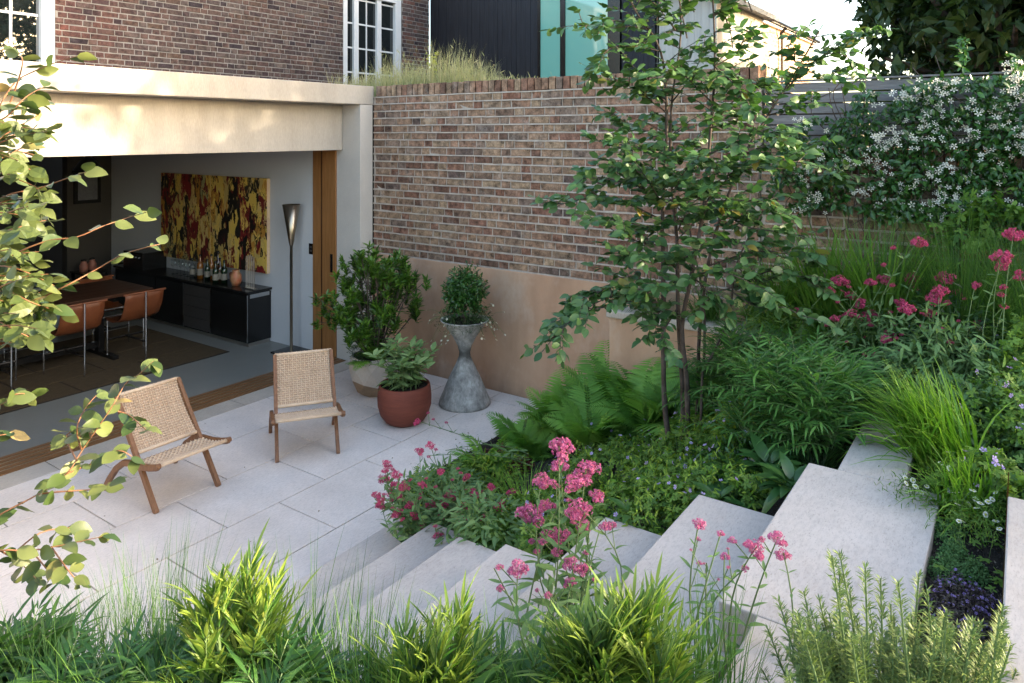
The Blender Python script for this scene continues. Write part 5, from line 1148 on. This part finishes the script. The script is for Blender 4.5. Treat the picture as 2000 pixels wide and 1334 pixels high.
# alchemilla
for px, py, lab in [(1560, 560, 'lime yellow alchemilla froth right of the tree'), (1520, 620, 'lower lime alchemilla spilling over the coping'), (1620, 505, 'airy lime flowers under the strappy grass'), (1400, 640, 'small lime flower clump on the coping')]:
    c = onb(px, py, .28); s = .7 if px == 1400 else 1
    t = mound('alchemilla', lab, 'plant', tuple(c), .20*s, .20*s, .26*s, int(350*s), .05, T_pal, 'ger', group='lime flowered alchemilla', gfun=G, flowers=[('yc', T_fl5, int(1100*s), .012, .03)])
# strappy and tussock grass
for px, py, L, n, W, mt_, lab in [(1680, 440, .62, 380, .016, 'grs2', 'bright green strappy clump in front of the jasmine'), (1610, 470, .5, 220, .014, 'grs2', 'bright strappy clump left of the larger one'), (1860, 420, .85, 900, .004, 'grs', 'large fine tussock grass under the jasmine'), (1960, 430, .8, 700, .004, 'grs', 'tussock grass at the right edge'), (1770, 470, .6, 450, .004, 'grs', 'fine grass between strappy clump and tussock')]:
    c = onb(px, py, L*.72); grass(c, n, L, lab, mt_, W, .13, .35, 1.1, group='grasses at the foot of the jasmine')
for y_, n in ((2.45, 120), (2.0, 150), (1.6, 150)): grass((5.50, y_, 1.02), n, .42, 'strappy leaves hanging over the coping, %s' % {2.45: 'nearest the patio', 2.0: 'middle clump', 1.6: 'farthest clump'}[y_], 'grs', .010, .10, .6, 1.7, az0=PI, azs=.9)
# valerians
c5 = None
def hp_(lst, d, ds=.12): return [(*at(x, y, d=d+rng.uniform(-ds, ds)), s) for x, y, s in lst]
c = onb(880, 1000, .02)
cl_ = thing('valerian_foliage', 'loose grey-green valerian leaves filling the corner by the lowest steps', 'plant'); cloud(cl_, [(3.3, 2.85, .22, .28, .2), (3.15, 2.55, .3, .2, .2), (3.5, 3.0, .2, .25, .18), (3.0, 2.25, .45, .18, .14)], 420, .07, T_lance2, 'val')
valerian((3.25, 2.75, .15), hp_([(758, 905, .6), (750, 935, .6), (765, 960, .7), (745, 985, .6), (775, 1000, .7), (820, 880, .6), (840, 868, .5), (880, 965, .8), (830, 1028, .7), (950, 980, .8), (975, 985, .8), (910, 930, .5), (945, 1010, .6), (1000, 1010, .6), (885, 1060, .6), (930, 1050, .7), (775, 925, .6), (790, 950, .6), (735, 965, .5), (800, 985, .6), (860, 920, .5), (900, 1010, .7), (855, 1045, .6), (970, 1020, .7), (1000, 960, .6), (925, 960, .6), (842, 985, .6), (1040, 1060, .7), (1010, 1040, .6), (752, 918, .4), (768, 945, .5), (742, 975, .5), (782, 970, .5), (812, 1008, .5), (826, 945, .5), (868, 985, .6), (905, 985, .6), (858, 1000, .5), (915, 1035, .7), (940, 1035, .6), (985, 1005, .6), (960, 950, .5)], 4.1, .2), 'red valerian clump leaning over the first steps', 'red valerian', .088, dark=True)
valerian((4.2, 2.6, .3), hp_([(815, 822, .8), (840, 890, 0), (870, 880, 0), (900, 875, 0)], 4.6), 'single valerian stalk in front of the terracotta pot', 'red valerian', .06, dark=True, leafs=.05)
c = at(1130, 1290, d=2.5)
valerian((c.x, c.y, .78), hp_([(1092, 872, 1.05), (1145, 915, 1.1), (1118, 940, .8), (1095, 905, .7), (1130, 990, 1.05), (1058, 935, .8), (1035, 1000, 1.05), (1065, 1045, .7), (1092, 1045, .75), (1060, 985, .6), (1140, 1025, .6), (1165, 965, .6)], 2.55, .12), 'tall pink valerian with the largest flower heads, in front of the geraniums', 'red valerian', .078, leafs=.075)
c = at(1080, 1300, d=2.2)
valerian((c.x, c.y, .78), hp_([(1012, 1105, .85), (1120, 1100, .8), (1140, 1108, .6), (965, 1110, 0), (1110, 1135, .5), (1170, 1040, 0)], 2.15, .05), 'pink valerian with pale open heads over the second slab', 'red valerian', .062, leafs=.075)
c = at(1400, 1300, d=2.0)
valerian((c.x, c.y, .92), hp_([(1365, 1020, .55), (1408, 1040, .3), (1478, 1068, .85), (1520, 1048, .7), (1530, 1080, .6), (1415, 1085, .4), (1380, 1100, 0), (1455, 1110, .3)], 1.98, .05), 'slender valerian stalks standing against the widest slab', 'red valerian', .06, leafs=.05)
for (cx_, cy_), lst, lab in [((4.5, .8), [(1640, 545, .9), (1620, 565, .6), (1660, 575, .6), (1700, 550, .6), (1730, 545, .8), (1780, 540, .9), (1785, 560, .7), (1680, 590, .8), (1665, 610, .7), (1690, 620, .6), (1630, 620, .5), (1700, 610, .6)], 'red valerian drift at the left of the bank'),
        ((4.3, .5), [(1845, 540, 1.), (1835, 565, .8), (1820, 580, .8), (1770, 600, .8), (1760, 590, .7), (1870, 570, .6), (1805, 500, .0), (1795, 470, .8), (1730, 660, .6), (1740, 650, .6), (1695, 690, .5), (1910, 630, .6), (1815, 610, .6)], 'red valerian drift in the middle of the bank'),
        ((4.1, .05), [(1955, 498, .9), (1955, 520, .6), (1980, 455, .9), (1905, 555, .5), (1960, 600, .0), (1990, 540, .5)], 'red valerian at the right edge under the grass')]:
    valerian((cx_, cy_, G(cx_, cy_)), hp_(lst, math.hypot(cx_, cy_)*.93, .2), lab, 'red valerian', .092, dark=True, leafs=.09, bend=.10)
# thyme, daisies, small leaves in the strip
for px, py, r_, lab in [(1850, 1045, .055, 'round green thyme cushion below the daisies'), (1865, 1085, .045, 'middle green thyme cushion'), (1850, 1120, .06, 'green thyme cushion above the purple thyme'), (1905, 1125, .04, 'small thyme cushion by the rusty edging')]:
    c = at(px, py, z=1.01); mound('thyme', lab, 'herb', (c.x, c.y, 1.01), r_*1.5, r_, .045, 1100, .011, T_low, 'thy', group='thyme cushions', stems=0, shell=(.3, 1))
c = at(1880, 1195, z=1.01); mound('purple_thyme', 'purple flowering thyme mat beside the rosemary', 'herb', (c.x-.02, c.y, 1.0), .20, .10, .075, 3600, .011, T_low, 'thyp', stems=0, shell=(.3, 1), flowers=[('thypf', T_fl5, 170, .010, .004)])
er = thing('white_daisy', 'white daisies sprawling between the slabs below the hakone grass', 'flower'); P = []; 
for px, py in [(1770, 944), (1768, 933), (1783, 938), (1788, 950), (1810, 950), (1800, 962), (1850, 925), (1860, 932), (1838, 905), (1866, 962), (1900, 958), (1905, 975), (1893, 985), (1915, 983), (1908, 992), (1930, 980), (1938, 975), (1945, 962), (1925, 1005), (1945, 1018), (1952, 1033), (1873, 1018), (1880, 1018), (1870, 985), (1855, 915)]: P.append(tuple(at(px, py, z=1.05+rng.uniform(.02, .09))))
P = np.array(P); daisies(er, P, nrm(np.array((-.3, -.2, 1))+rng.normal(0, .35, (len(P), 3))), .024, lambda p: (p[0]+rng.normal(.03, .05), p[1]+rng.normal(0, .04), 1.0))
n = 1500; q = P[rng.integers(len(P), size=n)]+rng.normal(0, 1, (n, 3))*np.array((.05, .045, .015)); q[:, 2] = np.clip(q[:, 2]-.03, 1.0, 1.12); g = Geo(); scatter(g, T_lance, q, rdir(n, .2), rdir(n, 1), .026*rng.uniform(.6, 1.2, n)); stuff(g.build('foliage', M['ger'], er))
sd = thing('small_lobed_seedlings', 'small bright lobed seedlings on the dark soil strip', 'plant'); LM = [tmesh('leaf', t_, M['ger']) for t_ in T_pal]
for px, py in [(1905, 1060), (1930, 1045), (1920, 1090), (1925, 1095), (1950, 1135), (1960, 1120), (1940, 1150), (1835, 1105), (1950, 1065), (1915, 1045), (1945, 1128)]:
    p = at(px, py, z=1.03+rng.uniform(0, .03)); inst('leaf', LM[rng.integers(4)], sd, mat_of(np.array(p), rdir(1, 0)[0]*np.array((1, 1, .1)), np.array((0, 0, 1))+rng.normal(0, .2, 3), rng.uniform(.04, .06)))
t = tag(Geo().build('gravel_mulch', M['soil']), kind='stuff'); bpy.data.objects.remove(t)
g = Geo(); n = 1500; P = np.stack([rng.uniform(1.72, 3.3, n), rng.uniform(.052, .26, n), rng.uniform(1.0, 1.013, n)], 1); scatter(g, T_bit, P, rdir(n), rdir(n, 1), .010*rng.uniform(.4, 1.3, n)); tag(g.build('soil_crumbs', surf('crumb', (.03, .02, .015), (.22, .18, .14), 60, .9), None), 'dark crumbs and grit on the soil strip', None, kind='stuff')
# ================================================================ FOREGROUND BED
for px, py, d_, hh, nst, lab, mt_, up_, sp in [(450, 1050, 1.72, .50, 9, 'tall golden narrow-leaved shrub in the sun at bottom left', 'mahy', .9, .085), (825, 1165, 1.68, .40, 8, 'golden narrow-leaved shrub in the sun at bottom centre', 'mahy', .9, .085), (1120, 1225, 1.62, .32, 8, 'sunlit golden narrow-leaved shrub below the pink valerian', 'mahy', .9, .075), (1255, 1200, 1.64, .34, 7, 'sunlit golden narrow-leaved shrub left of the slender valerian', 'mahy', .9, .075),
        (40, 1225, 1.85, .24, 4, 'dark narrow-leaved shrub in the bottom left corner', 'mahd', .45, .08), (310, 1320, 1.65, .22, 5, 'dark narrow-leaved shrub under the golden one', 'mahd', .3, .08), (590, 1325, 1.62, .22, 5, 'green narrow-leaved shrub right of the golden one', 'mahd', .3, .08), (170, 1330, 1.65, .20, 4, 'low dark narrow-leaved shrub near the corner', 'mahd', .4, .08), (980, 1345, 1.6, .2, 4, 'green narrow-leaved shrub between the golden ones', 'mahd', .5, .08)]:
    p = at(px, py, d=d_); narrow_shrub((p.x, p.y, p.z-hh), nst, hh*.8, lab, mt_, leafl=.082, spread=sp, upright=up_, nleaf=11 if up_ > .6 else 9, rl=.13, tall=up_ > .6, group='narrow-leaved shrubs in the front bed', fine=T_thin if up_ > .6 else T_lance)
for px, py, L, n, d_, W, lab in [(330, 1100, .5, 230, 1.95, .0026, 'fine green grass rising left of the golden shrub'), (240, 1130, .45, 200, 1.95, .0026, 'fine green grass in front of the paving at lower left'), (610, 1120, .5, 60, 1.9, .0035, 'upright thin grass blades over the lowest steps'), (690, 1180, .45, 60, 1.85, .0035, 'upright thin grass beside the bottom centre shrub'), (520, 1190, .4, 120, 1.8, .003, 'fine grass behind the golden shrub'), (1385, 1210, .38, 80, 1.75, .0045, 'arching grass in the gap beside the near slab'), (1330, 1180, .35, 40, 1.8, .003, 'sparse grass blades over the third slab'), (640, 1260, .4, 200, 1.7, .003, 'fine grass at the bottom between the two golden shrubs')]:
    p = at(px, py, d=d_); grass((p.x, p.y, p.z-L*.86), n, L, lab, 'grs', W, .10, .16, .5, group='grasses in the front bed')
for px, py, r_, lab in [(250, 1330, .14, 'dark ground leaves at the bottom left'), (480, 1310, .14, 'dark ground leaves below the golden shrub'), (800, 1340, .12, 'dark ground leaves at the bottom centre'), (1000, 1340, .12, 'dark ground leaves under the valerian'), (60, 1330, .14, 'dark ground leaves in the bottom left corner'), (1250, 1330, .1, 'dark ground leaves left of the near slab')]:
    p = at(px, py, d=1.72); mound('ground_leaves', lab, 'plant', (p.x, p.y, p.z-.12), r_, r_, .13, 600, .05, T_lance2, 'dkl', group='ground leaves in the front bed', stems=10)
for k in range(26):
    px = -20+54*k+rng.uniform(-15, 15); p = at(px, 1240+25*math.sin(k*1.7), d=1.66+rng.uniform(-.08, .1)); grass((p.x, p.y, p.z-.32), 90, .36, 'mixed fine grass at the bottom edge, tuft %s the %s' % (('left of', 'under', 'right of')[k % 3], ('corner shrub', 'leafy twig tip', 'tall golden shrub', 'thin upright grass', 'second golden shrub', 'pink valerian', 'third golden shrub', 'slender valerian', 'near slab')[min(8, k//3)]), 'grs' if k % 2 else 'grs2', .0035, .09, .3, .9, group='fine grass tufts along the bottom edge')
fl_ = thing('front_ground_foliage', 'dense low mixed leaves along the bottom edge under the shrubs and grasses', 'plant')
cloud(fl_, [(*tuple(at(px, 1365, d=1.78)), .12, .05) for px in range(-80, 1330, 75)], 200, .05, T_lance2, 'mahd')
# rosemary
ro = thing('rosemary', 'rosemary bush with sunlit upright sprigs at bottom right', 'shrub'); gn = Geo(); gs = Geo()
rb = at(1760, 1420, d=1.62)
tips = [(1625, 1085), (1640, 1080), (1520, 1170), (1570, 1155), (1600, 1170), (1640, 1120), (1690, 1110), (1720, 1130), (1755, 1140), (1795, 1120), (1810, 1150), (1850, 1190), (1500, 1230), (1490, 1310), (1560, 1290), (1620, 1200), (1660, 1150), (1740, 1180), (1780, 1200), (1830, 1230), (1900, 1230), (1960, 1180), (1975, 1260), (1930, 1290), (1700, 1200), (1590, 1240), (1550, 1240), (1870, 1280), (1680, 1240), (1650, 1260), (1720, 1250), (1800, 1270), (1760, 1290), (1840, 1300), (1620, 1300), (1900, 1320), (1985, 1310)]
tips += [(int(rng.uniform(1540, 1970)), int(rng.uniform(1195, 1335))) for _ in range(130)]
for i, (px, py) in enumerate(tips):
    d_ = 1.62+rng.uniform(-.14, .14); e = np.array(at(px, py, d=d_)); b = np.array((rb.x, rb.y, .92))+rng.normal(0, .05, 3)*np.array((1, 1, 0)); b[:2] += (e[:2]-b[:2])*.35
    C = smooth_line([b, b*.45+e*.55+np.array((0, 0, -.03)), e], 8); gs.tube(C, np.linspace(.004, .0016, len(C)), 5, False)
    K = 230; u = np.sort(rng.uniform(.25, 1, K)); idx = u*(len(C)-1); lo = np.minimum(idx.astype(int), len(C)-2); f = (idx-lo)[:, None]; P = C[lo]*(1-f)+C[lo+1]*f; T = nrm(C[lo+1]-C[lo])
    rd = nrm(np.cross(T, rdir(K))); D = nrm(rd+T*rng.uniform(.5, 1.3, (K, 1))); scatter(gn, T_ndl, P, D, T, .030*rng.uniform(.7, 1.15, K)*np.clip(1.6-u, .6, 1))
gs.build('stems', M['stemg'], ro); stuff(gn.build('needles', M['ros'], ro))
# ================================================================ JASMINE
ja = thing('star_jasmine', 'white flowering star jasmine climbing the slatted fence and low brick wall', 'climber')
def jd(px, py):
    """how much jasmine covers the fence here in the photograph"""
    def e(cx, cy, a, b): return ((px-cx)/a)**2+((py-cy)/b)**2 < 1
    s = 0
    for cx, cy, a, b in [(1720, 250, 90, 45), (1860, 230, 140, 80), (1900, 330, 110, 90), (1760, 310, 90, 40), (1600, 300, 70, 70), (1560, 350, 60, 70), (1880, 172, 110, 20), (1640, 380, 60, 30), (1740, 390, 70, 45), (1840, 400, 90, 40), (1975, 150, 45, 40), (1960, 420, 70, 60), (1700, 200, 40, 22), (1880, 100, 10, 35), (1975, 240, 50, 90), (2110, 260, 140, 110), (2260, 320, 150, 130), (2120, 420, 120, 70)]:
        if e(cx, cy, a, b): s = 1
    return s
Pl = []; Pf = []
while len(Pl) < 11000:
    px, py = rng.uniform(1490, 2400), rng.uniform(60, 520)
    if jd(px, py) and math.sin(px*.045+2*math.sin(py*.03))*math.sin(py*.05+1.3) > -.55: p = at(px, py, x=5.70-abs(rng.normal(0, .11))-.015); Pl.append(tuple(p))
cl = []
for k in range(150):
    for _ in range(30):
        px, py = rng.uniform(1560, 2010) if k < 95 else rng.uniform(2010, 2380), rng.uniform(80, 430)
        if jd(px, py): break
    dens = rng.integers(2, 9)
    for q in range(dens): Pf.append(tuple(at(px+rng.normal(0, 13), py+rng.normal(0, 9), x=5.70-rng.uniform(.12, .24))))
Pl = np.array(Pl); n = len(Pl); g = Geo(); scatter(g, T_oval, Pl, nrm(rdir(n)+np.array((-.5, -.2, -.2))), nrm(np.array((-.7, 0, .8))+rng.normal(0, .4, (n, 3))), .055*rng.uniform(.6, 1.15, n)); stuff(g.build('foliage', M['glossy'], ja))
Pf = np.array(Pf); n = len(Pf); SM = [tmesh('blossom', t_, M['wht']) for t_ in T_star]
g = Geo()
for i in range(n):
    D = rdir(1)[0]; N = nrm(np.array((-.85, -.35, .5))+rng.normal(0, .35, 3)); s_ = .040*rng.uniform(.75, 1.15)
    if i < 300: inst('blossom', SM[0], ja, mat_of(Pf[i], np.cross(N, D), N, s_))
    else: scatter(g, T_star, [Pf[i]], [np.cross(N, D)], [N], s_)
stuff(g.build('blossoms', M['wht'], ja))
g = Geo()
for k in range(50):
    px, py = rng.uniform(1520, 2000), rng.uniform(150, 440); C = [at(px, py+60, x=5.66), at(px+rng.normal(0, 25), py, x=5.60), at(px+rng.normal(0, 50), py-50, x=5.64)]; g.tube(smooth_line([tuple(c) for c in C]), .0035, 4, False)
stuff(g.build('stems', M['bark'], ja))
fv = mound('vine', 'big lobed vine leaves at the right edge under the jasmine', 'climber', (5.35, .05, 1.75), .16, .45, .35, 260, .13, T_pal, 'ger', stems=10)
# ================================================================ ROOF GRASSES
rg = thing('roof_meadow_grass', 'dry wild grasses with seed heads growing on the flat roof above the garden wall', 'grass')
n = 5200; Y = rng.uniform(3.9, 6.9, n); Xr = rng.uniform(5.95, 6.7, n); P = np.stack([Xr, Y, 0*Y+2.86], 1); lump = .75+.35*np.sin(5*Y)*np.sin(11*Y+1)
tall = np.clip((Y-3.8)/1.4, .25, 1)*np.where(Y > 6.0, .75, 1)
g = Geo(); L_ = .56*tall*lump*rng.uniform(.45, 1.25, n); blades(g, P, rng.uniform(0, 6.3, n), L_, .005, np.abs(rng.normal(0, .18, n)), rng.uniform(.1, .8, n)); stuff(g.build('blades', M['dry'], rg))
g = Geo(); n2 = 1500; i = rng.integers(n, size=n2); Q = P[i]+np.stack([rng.normal(0, .04, n2), rng.normal(0, .04, n2), L_[i]*rng.uniform(.5, 1.0, n2)], 1); scatter(g, T_lance, Q, rdir(n2, 1.2), rdir(n2), .065*rng.uniform(.5, 1.2, n2)); stuff(g.build('seed_heads', M['dry'], rg))
g = Geo(); n2 = 2200; i = rng.integers(n, size=n2); blades(g, P[i]+rng.normal(0, .03, (n2, 3))*np.array((1, 1, 0)), rng.uniform(0, 6.3, n2), .22*tall[i]*rng.uniform(.5, 1.3, n2), .006, np.abs(rng.normal(0, .4, n2)), rng.uniform(.2, .9, n2), K=4); stuff(g.build('green_blades', M['grs'], rg))
q = at(845, 120, x=6.15); g = Geo(); n2 = 60; scatter(g, T_fl5, np.array(q)+rng.normal(0, 1, (n2, 3))*np.array((.03, .04, .06)), rdir(n2), rdir(n2, 1), .03); stuff(g.build('yellow_blooms', M['yc'], rg))
# ================================================================ TREES BEHIND
def big_tree(label, c, r, h0, trunk, n, size=.15, clumps=70, mat='treed', group='dark trees beyond the fence', name='broadleaf_tree', cut=None):
    t = thing(name, label, 'tree', (0, 0, 0), group=group); c = np.array(c, float); g = Geo(); gb = Geo()
    tb0 = np.array((c[0], c[1], -.2)); gb.tube(smooth_line([tb0, tb0*.5+c*.5+np.array((.1, .1, 0)), c]), np.linspace(.22, .1, 9), 8)
    gb.build('trunk', M['bark'], t, smooth=True); gb = Geo()
    for k in range(clumps):
        d = rdir(1)[0]; q = c+d*np.array(r)*rng.uniform(.45, 1)**.5
        if cut and cut(q): continue
        gb.tube(smooth_line([c-np.array((0, 0, r[2]*.5)), (c+q)/2+np.array((0, 0, -.2)), q], 3), np.linspace(.07, .015, 7), 5, False)
        m_ = int(n/clumps); rr = rng.uniform(.35, .75); dd = rdir(m_); P = q+dd*rr*rng.uniform(.3, 1, (m_, 1))**.5*np.array((1, 1, .6))
        if cut: P = P[[not cut(p) for p in P]]; 
        m_ = len(P); scatter(g, T_low, P, nrm(rdir(m_)+np.array((0, 0, -.5))), nrm(np.array((0, 0, 1))+rng.normal(0, .5, (m_, 3))), size*rng.uniform(.6, 1.2, m_))
    stuff(gb.build('limbs', M['bark'], t)); stuff(g.build('crown', M[mat], t)); return t
def open_sky(q):      # leave the gap of sky left of the crown
    return q[1]/max(q[0], .1) > .215-.02*max(0, (6-q[2])) and q[0] > 6
big_tree('large dark leafy tree hanging over the fence', (9.6, -.6, 5.4), (3.0, 2.7, 2.8), 0, .2, 44000, .155, clumps=190, cut=open_sky)
big_tree('dark tree at the right, farther behind the fence', (13.5, -3.2, 6.0), (3.4, 3.4, 3.6), 0, .2, 20000, .18, 90)
big_tree('dark lower bush tree seen just above the fence top', (8.6, .1, 3.1), (1.7, 1.9, 1.5), 0, .2, 16000, clumps=60, cut=open_sky)
big_tree('unseen tall tree crown added to shade the upper brick house', (13.5, -.4, 8.3), (3.6, 2.6, 2.4), 0, .2, 16000, .2, 80, cut=lambda q: q[1]/q[0] > .2)  # out-of-view crown added to keep sun off the upper brickwork

hg = thing('shade_hedge', 'unseen ivy hedge added on the right to keep sun off the steps', 'hedge'); g = Geo(); n = 26000  # hedge out of view, added as a sun blocker for the steps
P = np.stack([rng.uniform(5.35, 5.95, n), rng.uniform(-15, -2.2, n), rng.uniform(2.3, 3.55, n)], 1); P[:, 2] += .12*np.sin(P[:, 1]*3)*(P[:, 2]-2.3)
scatter(g, T_low, P, rdir(n), rdir(n, .6), .10*rng.uniform(.6, 1.2, n)); stuff(g.build('foliage', M['dkl'], hg))

fl = Geo(); n = 70; P = np.stack([rng.uniform(1.6, 5.4, n), rng.uniform(3.15, 5.7, n), 0*np.arange(n)+.003], 1); k_ = rng.random(n) < .5; P[k_, 1] = rng.uniform(3.5, 3.75, k_.sum()); P[k_, 0] = rng.uniform(3.6, 5.5, k_.sum())
scatter(fl, T_low, P, rdir(n)*np.array((1, 1, .02)), np.array((0, 0, 1))+rng.normal(0, .15, (n, 3)), .022*rng.uniform(.3, 1.2, n))
tag(fl.build('fallen_leaves', surf('dry_leaf', (.10, .07, .03), (.22, .15, .06), 60, .8)), 'tiny dry leaves and specks scattered on the paving', None, kind='stuff')
